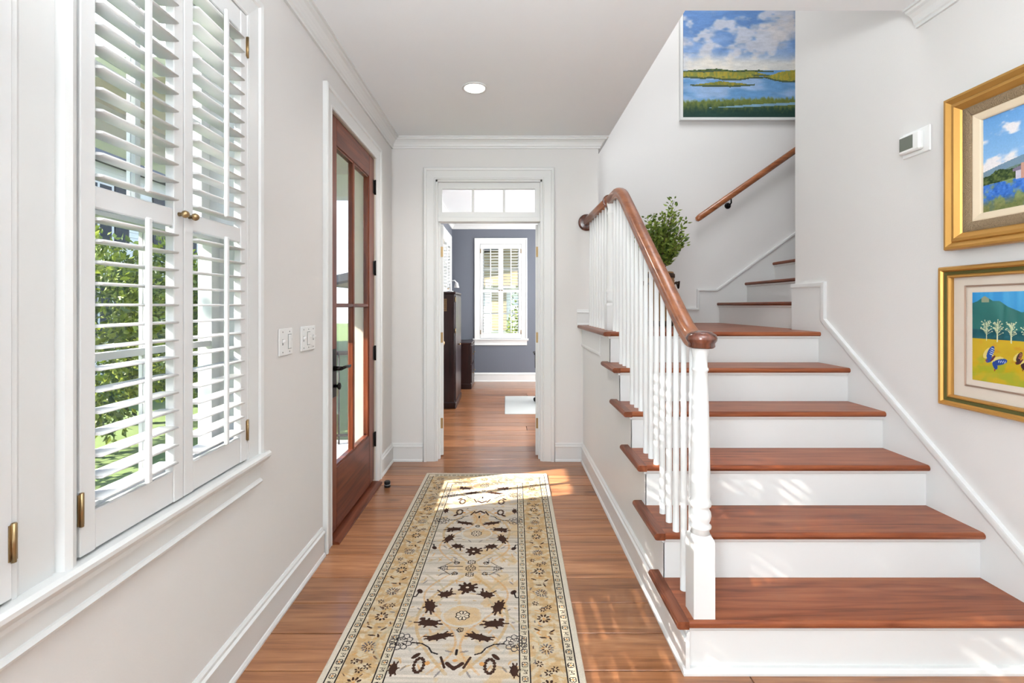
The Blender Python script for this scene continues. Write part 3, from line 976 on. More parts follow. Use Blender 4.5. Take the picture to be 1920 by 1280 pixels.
midlow = [(0.031, .502), (0.038, .510), (0.039, .516), (0.033, .522), (0.031, .528), (0.036, .540), (0.0385, .553), (0.037, .566), (0.031, .577), (0.030, .582), (0.038, .590), (0.0395, .597), (0.037, .606), (0.033, .612),
          (0.0345, .63), (0.0345, .70), (0.033, .82), (0.030, .94), (0.027, 1.04), (0.0255, 1.078), (0.029, 1.083), (0.0295, 1.09), (0.0255, 1.096), (0.0245, 1.13), (0.028, 1.148), (0.031, 1.158), (0.031, 1.17)]
newel(BX + 0.008, 1.735, RISE, 0.470, 1.17, midlow).build('newel_post', 'trim', stair)
zb_ = LZ + 0.165
midhi = [(0.031, zb_ + .03), (0.037, zb_ + .036), (0.031, zb_ + .046), (0.036, zb_ + .062), (0.031, zb_ + .080), (0.037, zb_ + .094), (0.037, zb_ + .102), (0.032, zb_ + .110), (0.033, zb_ + .14), (0.031, zb_ + .4), (0.026, 1.93),
         (0.029, 1.936), (0.0295, 1.944), (0.0255, 1.95), (0.0255, 1.975), (0.031, 1.995), (0.031, 2.01)]
newel(BX + 0.004, 3.165, LZ, zb_, 2.01, midhi).build('newel_post', 'trim', stair)

# balusters
def baluster_mesh(h):
    mb = MB().lathe([(0.0135, 0), (0.0135, h * 0.1), (0.0128, h * 0.5), (0.0098, h)], (0, 0, 0), n=10)
    me = bpy.data.meshes.new('baluster')
    me.from_pydata(mb.v, [], mb.f)
    me.polygons.foreach_set('use_smooth', mb.sm)
    me.materials.append(M['trim'])
    return me


RAILC = 0.908
bal_cache = {}


def baluster(x, yy, z0, z1):
    k = round(z1 - z0, 3)
    if k not in bal_cache: bal_cache[k] = baluster_mesh(k)
    o = ORG[stair.name]
    piece('baluster', bal_cache[k], stair, (x - o.x, yy - o.y, z0 - o.z))


for n in range(1, 6):
    for k in range(3):
        if n == 1 and k == 0: continue
        yy = noseY(n) + 0.024 + k * RUN / 3
        baluster(BX, yy, n * RISE, max(1.175, nose_line(yy) + RAILC - 0.02))
for yy in (2.969, 3.053):
    baluster(BX, yy, LZ, 2.008)
for k in range(7):
    baluster(0.694, 3.26 + k * 0.0985, LZ, 2.012)

# handrail sweep
RP = [(-.024, -.030), (.024, -.030), (.026, -.022), (.020, -.014), (.024, -.006), (.031, .004), (.032, .014), (.026, .024), (.014, .0295), (0, .031), (-.014, .0295), (-.026, .024), (-.032, .014), (-.031, .004), (-.024, -.006), (-.020, -.014), (-.026, -.022)]


def bez(p0, p1, p2, n=8):
    return [((1 - t) ** 2 * p0[0] + 2 * t * (1 - t) * p1[0] + t * t * p2[0], (1 - t) ** 2 * p0[1] + 2 * t * (1 - t) * p1[1] + t * t * p2[1]) for t in [k / n for k in range(n + 1)]]


def rail_sweep(path, xs):
    mb = MB(); rs = []
    for k, (yy, zz) in enumerate(path):
        a = path[max(0, k - 1)]; b = path[min(len(path) - 1, k + 1)]
        d = Vector((b[0] - a[0], b[1] - a[1])).normalized()
        nrm = (-d.y, d.x)
        x = xs(yy)
        rs.append([(x + w, yy + nrm[0] * h, zz + nrm[1] * h) for w, h in RP])
    mb.rings(rs, True)
    return mb


pl = lambda yy: nose_line(yy) + RAILC
ZL0, ZL1 = 1.195, 2.030
yA = Y1 + (ZL0 - RAILC - RISE) * RUN / RISE
yB_ = Y1 + (ZL1 - RAILC - RISE) * RUN / RISE
path = [(1.745, ZL0)] + bez((yA - 0.045, ZL0), (yA, ZL0), (yA + 0.11, pl(yA + 0.11))) + bez((yB_ - 0.10, pl(yB_ - 0.10)), (yB_, ZL1), (yB_ + 0.09, ZL1)) + [(3.2, ZL1)]
hr = rail_sweep(path, lambda yy: BX).build('handrail', 'rail', stair)
MB().lathe([(0.020, -.030), (0.040, -.030), (0.047, -.024), (0.046, -.012), (0.053, -.002), (0.055, .008), (0.050, .020), (0.036, .029), (0.016, .033)], (BX + 0.010, 1.728, ZL0), n=28).build('rail_cap', 'railend', hr)
rail_sweep([(3.19, ZL1), (3.6, ZL1), (YF - 0.01, ZL1)], lambda yy: 0.703 - (yy - 3.19) * 0.02).build('handrail', 'rail', stair)
MB().lathe([(0.036, -.006), (0.043, -.006), (0.045, 0.0), (0.043, .006), (0.036, .006)], (BX - 0.004, 3.205, ZL1), 'Y', 20).build('rail_collar', 'railend', hr)
MB().lathe([(0.070, 0), (0.072, -.010), (0.066, -.018), (0.054, -.022), (0.03, -.026)], (0.688, YF, ZL1 - 0.004), 'Y', 28).build('rosette', 'railend', hr)

# wall handrail
wh = empty('wall_handrail', (1.83, YB, 2.0), 'oak handrail rising along the stairwell back wall below the marsh painting', 'handrail')
mb = MB(); rs = []
ry = YB - 0.075
path = [(1.800, 2.128), (1.806, 2.134), (1.83, 2.153), (3.9, 2.153 + 0.70 * (3.9 - 1.83))]
n_ = 16
for k, (xx, zz) in enumerate(path):
    rr = [0.010, 0.022, 0.027, 0.027][k]
    d = Vector((0.82, 0, 0.573)); up = Vector((-0.573, 0, 0.82))
    rs.append([tuple(Vector((xx, ry, zz)) + Vector((0, 1, 0)) * rr * math.cos(2 * math.pi * q / n_) + up * rr * 1.1 * math.sin(2 * math.pi * q / n_)) for q in range(n_)])
mb.rings(rs, True)
mb.build('rail', 'railx', wh)
for bx in (2.13, 3.4):
    zb = 2.153 + 0.70 * (bx - 1.83)
    mb = MB().lathe([(0.030, 0), (0.030, -.006), (0.022, -.012)], (bx, YB, zb - 0.085), 'Y', 16)
    mb.tube([(bx, YB - 0.008, zb - 0.085), (bx, YB - 0.05, zb - 0.085), (bx, ry, zb - 0.07), (bx, ry, zb - 0.025)], 0.007, 8)
    mb.build('bracket', 'bronze', wh)

# ================================================================== colour-attribute prints
def print_grid(name, arr, fmap, mat, parent, w, h):
    """arr [rows(top first), cols, 3] srgb 0..255 ; fmap(u 0..1, v 0..1)->xyz world"""
    ny, nx = arr.shape[:2]
    us = np.linspace(0, 1, nx + 1); vs = np.linspace(0, 1, ny + 1)
    off = ORG.get(parent.name, Vector((0, 0, 0)))
    p00 = np.array(fmap(0, 0)); pu = np.array(fmap(1, 0)) - p00; pv = np.array(fmap(0, 1)) - p00
    U, V = np.meshgrid(us, vs)
    co = p00 + U[..., None] * pu + V[..., None] * pv - np.array(off)
    idx = np.arange((nx + 1) * (ny + 1)).reshape(ny + 1, nx + 1)
    quads = np.stack([idx[:-1, :-1], idx[:-1, 1:], idx[1:, 1:], idx[1:, :-1]], -1).reshape(-1, 4)
    me = bpy.data.meshes.new(name)
    me.vertices.add(co.shape[0] * co.shape[1]); me.vertices.foreach_set('co', co.astype(np.float32).ravel())
    nq = len(quads)
    me.loops.add(nq * 4); me.loops.foreach_set('vertex_index', quads.astype(np.int32).ravel())
    me.polygons.add(nq)
    me.polygons.foreach_set('loop_start', np.arange(0, nq * 4, 4, dtype=np.int32))
    me.update(calc_edges=True)
    a = arr[::-1].astype(np.float64) / 255
    l = np.where(a <= 0.04045, a / 12.92, ((a + 0.055) / 1.055) ** 2.4)
    att = me.color_attributes.new('print', 'FLOAT_COLOR', 'CORNER')
    c4 = np.ones((nq, 4, 4), np.float32); c4[:, :, :3] = l.reshape(-1, 1, 3)
    att.data.foreach_set('color', c4.ravel())
    me.materials.append(M[mat]); me.validate()
    o = bpy.data.objects.new(name, me); COL.objects.link(o); o.parent = parent
    ORG[o.name] = off
    return o


def vnoise(ny, nx, fy, fx, seed, octv=4, pers=0.55):
    r = np.random.RandomState(seed)
    out = np.zeros((ny, nx)); amp = 1.0; tot = 0
    for o in range(octv):
        gy, gx = int(fy) + 2, int(fx) + 2
        g = r.rand(gy, gx)
        yy = np.linspace(0, gy - 1.001, ny); xx = np.linspace(0, gx - 1.001, nx)
        y0 = yy.astype(int); x0 = xx.astype(int)
        ty = (yy - y0); tx = (xx - x0); ty = ty * ty * (3 - 2 * ty); tx = tx * tx * (3 - 2 * tx)
        a = g[y0][:, x0]; b = g[y0][:, x0 + 1]; c = g[y0 + 1][:, x0]; d = g[y0 + 1][:, x0 + 1]
        out += amp * ((a * (1 - tx) + b * tx) * (1 - ty)[:, None] + (c * (1 - tx) + d * tx) * ty[:, None])
        tot += amp; amp *= pers; fy *= 2; fx *= 2
    return out / tot


def lerp(a, b, t):
    a = np.asarray(a, float); b = np.asarray(b, float)
    return a * (1 - t[..., None]) + b * t[..., None]


def sstep(a, b, x):
    t = np.clip((x - a) / (b - a), 0, 1)
    return t * t * (3 - 2 * t)


# ---- marsh painting in the stairwell
def art_marsh(ny=190, nx=200):
    V, U = np.meshgrid(np.linspace(0, 1, ny), np.linspace(0, 1, nx), indexing='ij')   # V from top
    V = np.where(V < 0.615, V * 0.545 / 0.615, 0.545 + (V - 0.615) * 0.455 / 0.385)
    n1 = vnoise(ny, nx, 4, 3, 1); n2 = vnoise(ny, nx, 7, 4, 2); n3 = vnoise(ny, nx, 30, 60, 3, 3); n4 = vnoise(ny, nx, 10, 3, 4)
    img = lerp((96, 132, 184), (138, 166, 208), sstep(0.3, 0.7, n1 + (V - 0.3) * 0.4))
    cl = sstep(0.50, 0.66, n2 * 0.7 + n1 * 0.3 + 0.10 * (U - 0.3))
    img = img * (1 - 0.75 * cl[..., None]) + np.array((178, 180, 190)) * 0.75 * cl[..., None]
    hi = sstep(0.56, 0.72, vnoise(ny, nx, 8, 5, 9) + 0.08 * (U - 0.2))
    img = img * (1 - 0.65 * hi[..., None]) + np.array((228, 216, 208)) * 0.65 * hi[..., None]
    hz = sstep(0.40, 0.50, V + 0.04 * (n4 - 0.5)) * sstep(-0.1, 0.5, U + 0.3)
    img = img * (1 - 0.85 * hz[..., None]) + np.array((236, 228, 214)) * 0.85 * hz[..., None]
    land = V > 0.545
    water = lerp((104, 150, 196), (150, 178, 214), sstep(0.35, 0.65, n4))
    grass = lerp((172, 154, 62), (132, 140, 70), sstep(0.3, 0.7, n3))
    dark = lerp((62, 92, 62), (112, 126, 66), sstep(0.35, 0.7, n3))
    out = np.where(land[..., None], water, img)
    def band(v0, v1, u0, u1, col, amp=0.02):
        nonlocal out
        w = (vnoise(ny, nx, 3, 6, int(v0 * 1000)) - 0.5) * amp * 2
        taper = np.minimum(sstep(u0, u0 + 0.25, U) if u0 > 0 else 1, 1 - sstep(u1 - 0.25, u1, U) if u1 < 1 else 1)
        mid = (v0 + v1) / 2
        m_ = (np.abs(V + w - mid) < (v1 - v0) / 2 * taper)
        out = np.where(m_[..., None], col, out)
        edge = (np.abs(V + w - (mid + (v1 - v0) / 2 * taper)) < 0.008) & (taper > 0.05)
        out = np.where(edge[..., None], out * 0.0 + np.array((78, 92, 70)), out)
    band(0.545, 0.565, 0, 0.75, dark * 0.9)
    band(0.562, 0.615, 0, 0.72, grass)
    band(0.60, 0.635, 0.15, 0.7, grass)
    band(0.55, 0.66, 0.6, 1.01, grass)
    band(0.665, 0.705, 0.02, 0.6, grass * 0.92)
    fg = sstep(0.80, 0.84, V + 0.05 * (n3 - 0.5) + 0.05 * (U - 0.6) * (U < 0.6))
    out = out * (1 - fg[..., None]) + lerp((112, 122, 62), (40, 66, 58), sstep(0.84, 0.97, V + 0.1 * (n3 - 0.5))) * fg[..., None]
    st = (np.abs(V - (0.925 - 0.06 * U)) < 0.012 * sstep(0.15, 0.6, U))
    out = np.where(st[..., None], np.array((124, 158, 180)), out)
    return np.clip(out * (0.94 + 0.12 * vnoise(ny, nx, 60, 20, 8, 2)[..., None]), 0, 255)


mp = empty('marsh_painting', (2.3, YB, 3.1), 'large marsh and cloudy sky painting in thin white frame, high in the stairwell', 'painting')
cx0, cx1, cz0, cz1 = 1.694, 2.90, 3.118, 4.28
yc = YB - 0.030
MB().bbox(cx0, cx1, yc + 0.001, YB - 0.002, cz0, cz1, 0.001).build('canvas_edge', 'black', mp)
print_grid('canvas', art_marsh(), lambda u, v: (cx0 + u * (cx1 - cx0), yc, cz0 + v * (cz1 - cz0)), 'marsh', mp, 1, 1)
for mb in frame_sides([(0.004, 0), (0.004, .036), (.028, .036), (.030, .034), (.030, 0)], lambda u, z, d: (u, YB - d, z), cx0, cx1, cz0, cz1, 'LTRB'):
    mb.build('frame_side', 'trim', mp)


# ---- bluebonnet meadow painting
def art_meadow(ny=180, nx=240):
    V, U = np.meshgrid(np.linspace(0, 1, ny), np.linspace(0, 1, nx), indexing='ij')
    n1 = vnoise(ny, nx, 5, 4, 21); n3 = vnoise(ny, nx, 40, 50, 22, 3); n4 = vnoise(ny, nx, 9, 14, 23)
    img = lerp((104, 158, 214), (150, 192, 230), V * 1.6)
    cl = sstep(0.47, 0.58, n1 + 0.25 * (V - 0.22))
    img = img * (1 - cl[..., None]) + np.array((236, 232, 234)) * cl[..., None]
    out = img
    hill = V > 0.56 - 0.30 * U * (1 - U * 0.6) + 0.015 * n1
    out = np.where(hill[..., None], lerp((108, 140, 176), (126, 146, 150), n1), out)
    hill2 = V > 0.62 - 0.24 * U * (1 - U * 0.6) + 0.02 * n4
    out = np.where(hill2[..., None], lerp((96, 122, 124), (110, 130, 104), n4), out)
    trees = (V > 0.66 - 0.12 * n4)
    out = np.where(trees[..., None], lerp((38, 58, 34), (96, 110, 60), sstep(0.3, 0.75, n3)), out)
    field = V > 0.71 + 0.02 * (n4 - 0.5)
    out = np.where(field[..., None], lerp((112, 132, 88), (150, 158, 104), n3), out)
    fl_ = sstep(0.42, 0.6, n4 + 0.3 * (0.75 - np.abs(V - 0.80) * 5)) * (V > 0.71)
    out = out * (1 - fl_[..., None]) + lerp((34, 84, 172), (92, 146, 222), n3) * fl_[..., None]
    low = sstep(0.84, 0.95, V + 0.1 * (n4 - 0.5))
    out = out * (1 - 0.8 * low[..., None]) + lerp((92, 104, 56), (138, 132, 84), n3) * 0.8 * low[..., None]
    # small house with a chimney
    def rect(u0, u1, v0, v1, col):
        out[(U > u0) & (U < u1) & (V > v0) & (V < v1)] = col
    rect(0.24, 0.46, 0.63, 0.725, (206, 200, 214))
    rt = (U > 0.22) & (U < 0.49) & (V > 0.57) & (V < 0.64) & (V > 0.57 + np.abs(U - 0.36) * 0.3)
    out[rt] = (126, 116, 138)
    rect(0.28, 0.31, 0.57, 0.73, (196, 150, 132))
    rect(0.345, 0.375, 0.66, 0.725, (92, 84, 104))
    rect(0.41, 0.44, 0.66, 0.695, (92, 84, 104))
    return np.clip(out, 0, 255)


# ---- butterfly print
def art_batik(ny=220, nx=300):
    V, U = np.meshgrid(np.linspace(0, 1, ny), np.linspace(0, 1, nx), indexing='ij')
    n1 = vnoise(ny, nx, 4, 8, 31); n3 = vnoise(ny, nx, 14, 14, 32)
    streak = vnoise(ny, nx, 1, 26, 33, 2)
    out = lerp((28, 128, 200), (92, 180, 226), streak)
    pk = np.full(nx, 1.0)
    u = np.linspace(0, 1, nx)
    ridge = np.interp(u, [0, .04, .10, .17, .22, .28, .38, .43, .55, .62, .70, .80, .9, 1], [.12, .10, .04, .10, .10, .16, .22, .20, .36, .42, .30, .40, .28, .34])
    mt = V > ridge[None, :]
    out = np.where(mt[..., None], lerp((40, 104, 104), (52, 122, 112), n1), out)
    cap = mt & (V < 0.11) & (np.abs(U - 0.105) < 0.03)
    out[cap] = (150, 156, 128)
    lowm = V > 0.42
    out = np.where((lowm & mt)[..., None], lerp((30, 84, 96), (36, 94, 100), n1), out)
    fld = V > 0.525
    out = np.where(fld[..., None], lerp((196, 160, 30), (206, 176, 40), n3), out)
    gr = fld & True
    g = sstep(0.45, 0.65, n1 * 0.6 + n3 * 0.4 + 0.5 * (V - 0.82)) * fld
    out = out * (1 - 0.7 * g[..., None]) + np.array((150, 168, 44)) * 0.7 * g[..., None]
    og = sstep(0.55, 0.7, n3) * fld * (V < 0.8)
    out = out * (1 - 0.5 * og[..., None]) + np.array((204, 132, 26)) * 0.5 * og[..., None]
    # dark path in the lower right
    dk = (V > 0.90 - 0.28 * sstep(0.42, 0.75, U) + 0.01 * np.sin(U * 60)) & (U > 0.40)
    out[dk] = (44, 46, 54)
    asp = 0.366 / 0.5
    def seg(u0, v0, u1, v1, w, col):
        du, dv = (u1 - u0), (v1 - v0) * asp
        L2 = du * du + dv * dv
        t = np.clip(((U - u0) * du + (V - v0) * asp * dv) / L2, 0, 1)
        d = np.hypot(U - u0 - t * du, (V - v0) * asp - t * dv)
        out[d < w] = col
    def ell(u0, v0, a, b, ang, col):
        x = U - u0; y_ = (V - v0) * asp
        c, s = math.cos(ang), math.sin(ang)
        out[((x * c + y_ * s) / a) ** 2 + ((-x * s + y_ * c) / b) ** 2 < 1] = col
    rr = random.Random(5)
    for tu, tv in ((0.115, 0.535), (0.20, 0.545), (0.305, 0.55), (0.42, 0.55), (0.53, 0.55)):
        seg(tu, tv, tu, tv - 0.20, 0.0042, (214, 216, 176))
        for k in range(26):
            a = rr.uniform(0.15, math.pi - 0.15); q = rr.uniform(0.018, 0.048)
            bv = tv - rr.uniform(0.08, 0.20)
            seg(tu, bv + 0.02, tu + math.cos(a) * q, bv - math.sin(a) * q * 1.2, 0.0016, (190, 200, 160))
            ell(tu + math.cos(a) * q, bv - math.sin(a) * q * 1.2, 0.0055, 0.004, a, (214, 220, 184))
    ell(0.62, 0.56, 0.09, 0.02, 0, (64, 176, 140))
    # butterflies
    for (bu, bv, sc_, c1, c2) in ((0.165, 0.735, 0.86, (38, 74, 150), (206, 222, 240)), (0.375, 0.735, 0.62, (66, 42, 44), (214, 132, 92)), (0.66, 0.68, 0.8, (150, 60, 40), (236, 190, 120))):
        for sx in (-1, 1):
            ell(bu + sx * 0.045 * sc_, bv - 0.055 * sc_ * (1.2 if sx < 0 else -0.3), 0.062 * sc_, 0.032 * sc_, -0.95 if sx < 0 else -0.30, (226, 206, 120))
        ell(bu - 0.020 * sc_, bv - 0.075 * sc_, 0.068 * sc_, 0.027 * sc_, -1.15, c1)
        ell(bu + 0.066 * sc_, bv + 0.035 * sc_, 0.066 * sc_, 0.027 * sc_, -0.35, c1)
        ell(bu - 0.030 * sc_, bv + 0.02 * sc_, 0.040 * sc_, 0.022 * sc_, -0.6, c1)
        ell(bu + 0.020 * sc_, bv + 0.085 * sc_, 0.038 * sc_, 0.020 * sc_, 1.2, c1)
        for q in range(4):
            ell(bu - 0.012 * sc_ + q * 0.003, bv - (0.05 + q * 0.026) * sc_, 0.018 * sc_, 0.0035 * sc_, 0.35, c2)
            ell(bu + (0.055 + q * 0.018) * sc_, bv + 0.03 * sc_, 0.014 * sc_, 0.003 * sc_, -1.2, c2)
        ell(bu, bv, 0.010 * sc_, 0.038 * sc_, 0.6, (96, 40, 60))
        ell(bu - 0.058 * sc_, bv + 0.035 * sc_, 0.014 * sc_, 0.005 * sc_, 0.3, (140, 50, 40))
        ell(bu + 0.018 * sc_, bv + 0.145 * sc_, 0.005 * sc_, 0.012 * sc_, 0.1, (140, 50, 40))
    return np.clip(out, 0, 255)


def rw(u, z, d):
    """right wall map: u grows away from the viewer's left, i.e. towards the camera"""
    return (XRW - 0.004 - d, u, z)


# gilt frame with the meadow
gp = empty('gilt_framed_landscape', (XRW, 1.72, 1.6), 'wide gilt frame with oil landscape of blue flowers, hills and cottage, upper right wall', 'painting')
a0, a1, b0, b1 = 1.435, 1.945, 1.702, 2.085
OUT = [(.028, .022), (.028, .030), (.066, .033), (.072, .026), (.074, .020), (.078, .034), (.090, .044), (.108, .044), (.116, .036), (.122, .040), (.134, .040), (.138, .030), (.138, 0), (.028, 0)]
GOLD = [(.070, 0), (.070, .030), (.076, .036), (.092, .048), (.104, .046), (.108, .040), (.114, .044), (.126, .052), (.136, .050), (.140, .040), (.140, .012), (.134, 0)]
SAND = [(.030, 0), (.030, .030), (.036, .034), (.050, .036), (.064, .034), (.071, .030), (.071, 0)]
LIN = [(0, 0), (0, .020), (.004, .024), (.026, .030), (.031, .028), (.031, 0)]
for prof, nm, mt in ((GOLD, 'gilt_moulding', 'gold'), (SAND, 'carved_band', 'sand'), (LIN, 'liner', 'linen')):
    for mb in frame_sides(prof, rw, a0, a1, b0, b1, 'LTRB'):
        mb.build(nm, mt, gp)
MB().box(XRW - 0.016, XRW - 0.004, a0 - 0.03, a1 + 0.03, b0 - 0.03, b1 + 0.03).build('backing', 'black', gp)
print_grid('canvas', art_meadow(), lambda u, v: (XRW - 0.0165, a1 - u * (a1 - a0), b0 + v * (b1 - b0)), 'meadow', gp, 1, 1)

# gold frame with the butterflies
bp = empty('butterfly_print', (XRW, 1.74, 0.88), 'thin gold framed print of butterflies and mountains with cream mat, lower right wall', 'picture')
o0, o1, q0, q1 = 1.36, 2.131, 0.879, 1.492
i0, i1, j0, j1 = o0 + 0.05, o1 - 0.05, q0 + 0.05, q1 - 0.05
for prof, nm, mt in (([(.028, 0), (.028, .026), (.034, .034), (.044, .034), (.050, .026), (.050, 0)], 'outer_moulding', 'gold'),
                     ([(.013, 0), (.013, .018), (.028, .022), (.028, 0)], 'channel', 'olive'),
                     ([(0, 0), (0, .018), (.004, .026), (.010, .026), (.014, .020), (.014, 0)], 'inner_moulding', 'gold')):
    for mb in frame_sides(prof, rw, i0, i1, j0, j1, 'LTRB'):
        mb.build(nm, mt, bp)
MB().box(XRW - 0.008, XRW - 0.001, i0, i1, j0, j1).build('mat_board', 'mat1', bp)
t0, t1, s0, s1 = 1.495, 1.998, 1.008, 1.376
e = 0.024
for mb in frame_sides([(e, .008), (e, .0095), (e + .007, .0095), (e + .007, .008)], rw, t0, t1, s0, s1, 'LTRB'):
    mb.build('mat_bevel', 'mat2', bp)
print_grid('print_sheet', art_batik(), lambda u, v: (XRW - 0.0092, t1 - u * (t1 - t0), s0 + v * (s1 - s0)), 'batik', bp, 1, 1)
MB().box(XRW - 0.0135, XRW - 0.0115, i0, i1, j0, j1).build('glazing', 'pglass', bp)

# ================================================================== RUG
def art_rug(nx, ny, W, L):
    """rows: index 0 = far end"""
    px = nx / W
    V, U = np.meshgrid(np.linspace(0, L, ny), np.linspace(0, W, nx), indexing='ij')   # metres, V from far end
    base = np.array((212, 196, 172.0)) * np.ones((ny, nx, 3))
    fld = lerp((204, 190, 172), (217, 206, 193), vnoise(ny, nx, 6, 3, 51))
    stripe = vnoise(ny, nx, 260, 2, 52, 2)
    fld = fld * (0.80 + 0.28 * stripe[..., None])
    gold = vnoise(ny, nx, 40, 14, 53, 3)
    m_ = sstep(0.54, 0.66, gold)
    fld = fld * (1 - 0.5 * m_[..., None]) + np.array((204, 164, 110)) * 0.5 * m_[..., None]
    out = fld.copy()
    S_ = np.minimum(U, W - U)
    T_ = np.minimum(V, L - V)
    D = np.minimum(S_, T_)
    b0, b1, b2, b3 = 0.022, 0.060, 0.190, 0.228
    bord = lerp((212, 192, 162), (202, 168, 124), sstep(0.38, 0.62, vnoise(ny, nx, 130, 44, 54, 3)))
    bm_ = (D > b1) & (D < b2)
    out[bm_] = bord[bm_] * (0.84 + 0.20 * stripe[bm_][:, None])
    gm_ = ((D > b0) & (D < b1)) | ((D > b2) & (D < b3))
    out[gm_] = np.array((204, 190, 166)) * (0.92 + 0.16 * stripe[gm_][:, None])
    ed = D < b0
    out[ed] = (212, 200, 182)
    ink = np.array((44, 36, 36.0)); brown = np.array((64, 44, 36.0)); grey = np.array((104, 98, 100.0)); tan = np.array((190, 152, 100.0)); rust = np.array((206, 150, 92.0))
    for b in (b0, b1, b2, b3):
        out[np.abs(D - b) < 0.0022] = ink
    def win(u, v, r):
        i0_, i1_ = max(0, int((u - r) * px)), min(nx, int((u + r) * px) + 2)
        py = ny / L
        j0_, j1_ = max(0, int((v - r) * py)), min(ny, int((v + r) * py) + 2)
        return slice(j0_, j1_), slice(i0_, i1_)
    def blob(u, v, a, b, ang, col, al=1.0):
        s = win(u, v, max(a, b) * 1.2)
        x = U[s] - u; y_ = V[s] - v
        c, sn = math.cos(ang), math.sin(ang)
        mk = ((x * c + y_ * sn) / a) ** 2 + ((-x * sn + y_ * c) / b) ** 2 < 1
        out[s][mk] = out[s][mk] * (1 - al) + col * al
    def seg(u0, v0, u1, v1, w, col, al=1.0):
        um, vm = (u0 + u1) / 2, (v0 + v1) / 2
        L_ = math.hypot(u1 - u0, v1 - v0) + 1e-6
        s = win(um, vm, L_ / 2 + w * 2)
        du, dv = (u1 - u0) / L_, (v1 - v0) / L_
        t = np.clip((U[s] - u0) * du + (V[s] - v0) * dv, 0, L_)
        d = np.hypot(U[s] - u0 - t * du, V[s] - v0 - t * dv)
        mk = d < w
        out[s][mk] = out[s][mk] * (1 - al) + col * al
    def poly(pts, w, col, al=1.0):
        for a, b in zip(pts[:-1], pts[1:]): seg(a[0], a[1], b[0], b[1], w, col, al)
    def ros(u, v, r, n, col, ps=0.30, fill=None):
        if fill is not None: blob(u, v, r * 1.0, r * 1.0, 0, fill)
        for k in range(n):
            a = 2 * math.pi * k / n + 0.2
            blob(u + math.cos(a) * r * 0.72, v + math.sin(a) * r * 0.72, r * ps, r * ps * 0.55, a, col)
    def oros(u, v, r, n, col, w=0.0018):
        pts = []
        for k in range(n * 8 + 1):
            a = 2 * math.pi * k / (n * 8)
            rr = r * (0.78 + 0.22 * abs(math.sin(a * n / 2)))
            pts.append((u + rr * math.cos(a), v + rr * math.sin(a)))
        poly(pts, w, col)
        for k in range(n):
            a = 2 * math.pi * k / n
            seg(u + r * .3 * math.cos(a), v + r * .3 * math.sin(a), u + r * .75 * math.cos(a), v + r * .75 * math.sin(a), w * 0.9, col)
    def jag(u, v, s, ang, col, seed):
        """serrated dark palmette"""
        r_ = random.Random(seed)
        c, sn = math.cos(ang), math.sin(ang)
        for k in range(5):
            t = (k - 2) / 2
            lx, ly = t * s * 0.8, abs(t) * s * 0.35
            blob(u + lx * c - ly * sn, v + lx * sn + ly * c, s * (0.34 - 0.05 * abs(t)), s * 0.22, ang + t * 1.0, col)
            ex, ey = lx * 1.25, ly - s * 0.42
            seg(u + lx * c - ly * sn, v + lx * sn + ly * c, u + ex * c - ey * sn, v + ex * sn + ey * c, s * 0.08, col)
        ex, ey = 0, s * 0.7
        seg(u, v, u + ex * c - ey * sn, v + ex * sn + ey * c, s * 0.07, col)
    # guard stripes: alternating square flowers and S marks
    def guard(mid, horiz=False):
        stp = 0.0335
        if not horiz:
            n = int(L / stp)
            for k in range(n):
                v = (k + 0.5) * stp
                if v < mid + 0.01 or v > L - mid - 0.01: continue
                for u in (mid, W - mid):
                    if k % 2 == 0:
                        oros(u, v, 0.0125, 4, ink, 0.0016); blob(u, v, 0.004, 0.004, 0, rust)
                    else:
                        poly([(u - .009, v - .007), (u + .002, v - .008), (u - .001, v), (u + .008, v + .007), (u - .006, v + .008)], 0.0015, ink)
                        poly([(u + .009, v - .007), (u + .006, v - .001)], 0.0015, ink)
        else:
            n = int(W / stp)
            for k in range(n):
                u = (k + 0.5) * stp
                if u < mid + 0.01 or u > W - mid - 0.01: continue
                for v in (mid, L - mid):
                    if k % 2 == 0: oros(u, v, 0.0125, 4, ink, 0.0016)
                    else: poly([(u - .009, v - .007), (u + .002, v - .008), (u - .001, v), (u + .008, v + .007), (u - .006, v + .008)], 0.0015, ink)
    for md in ((b0 + b1) / 2, (b2 + b3) / 2):
        guard(md); guard(md, True)
    # main border flowers and leaves
    r_ = random.Random(11)
    def bflower(u, v, k):
        q = k % 4
        if q == 0:
            ros(u, v, 0.032, 12, grey, 0.20); ros(u, v, 0.018, 7, brown * 1.2, 0.30)
        elif q == 1:
            for dx, dy in ((-.03, -.012), (.026, .012), (0, .03)): ros(u + dx, v + dy, 0.014, 6, brown, 0.42)
        elif q == 2:
            ros(u, v, 0.028, 9, brown, 0.30)
            blob(u, v, .006, .006, 0, rust)
        else:
            for dx, dy, a in ((-.03, -.02, .5), (.03, -.012, 2.4), (-.008, .026, 0.1), (.02, .03, 1.2)):
                blob(u + dx, v + dy, .015, .004, a, brown)
    mid = (b1 + b2) / 2
    k = 0; v = 0.12
    while v < L - 0.1:
        bflower(mid, v, k); bflower(W - mid, v, k)
        for sx in (mid, W - mid):
            for _ in range(5):
                uu, vv_ = sx + r_.uniform(-.05, .05), v + r_.uniform(-.05, .05)
                blob(uu, vv_, r_.uniform(.006, .014), r_.uniform(.002, .004), r_.uniform(0, 3), r_.choice([tan, rust, grey, brown * 1.3, tan]), 0.8)
            poly([(sx - .05, v - .045), (sx - .015, v - .03), (sx + .02, v - .05), (sx + .052, v - .035)], 0.0022, tan, 0.7)
        v += 0.088; k += 1
    u = b3 + 0.05; k = 0
    while u < W - b3:
        bflower(u, mid, k); bflower(u, L - mid, k); u += 0.09; k += 1
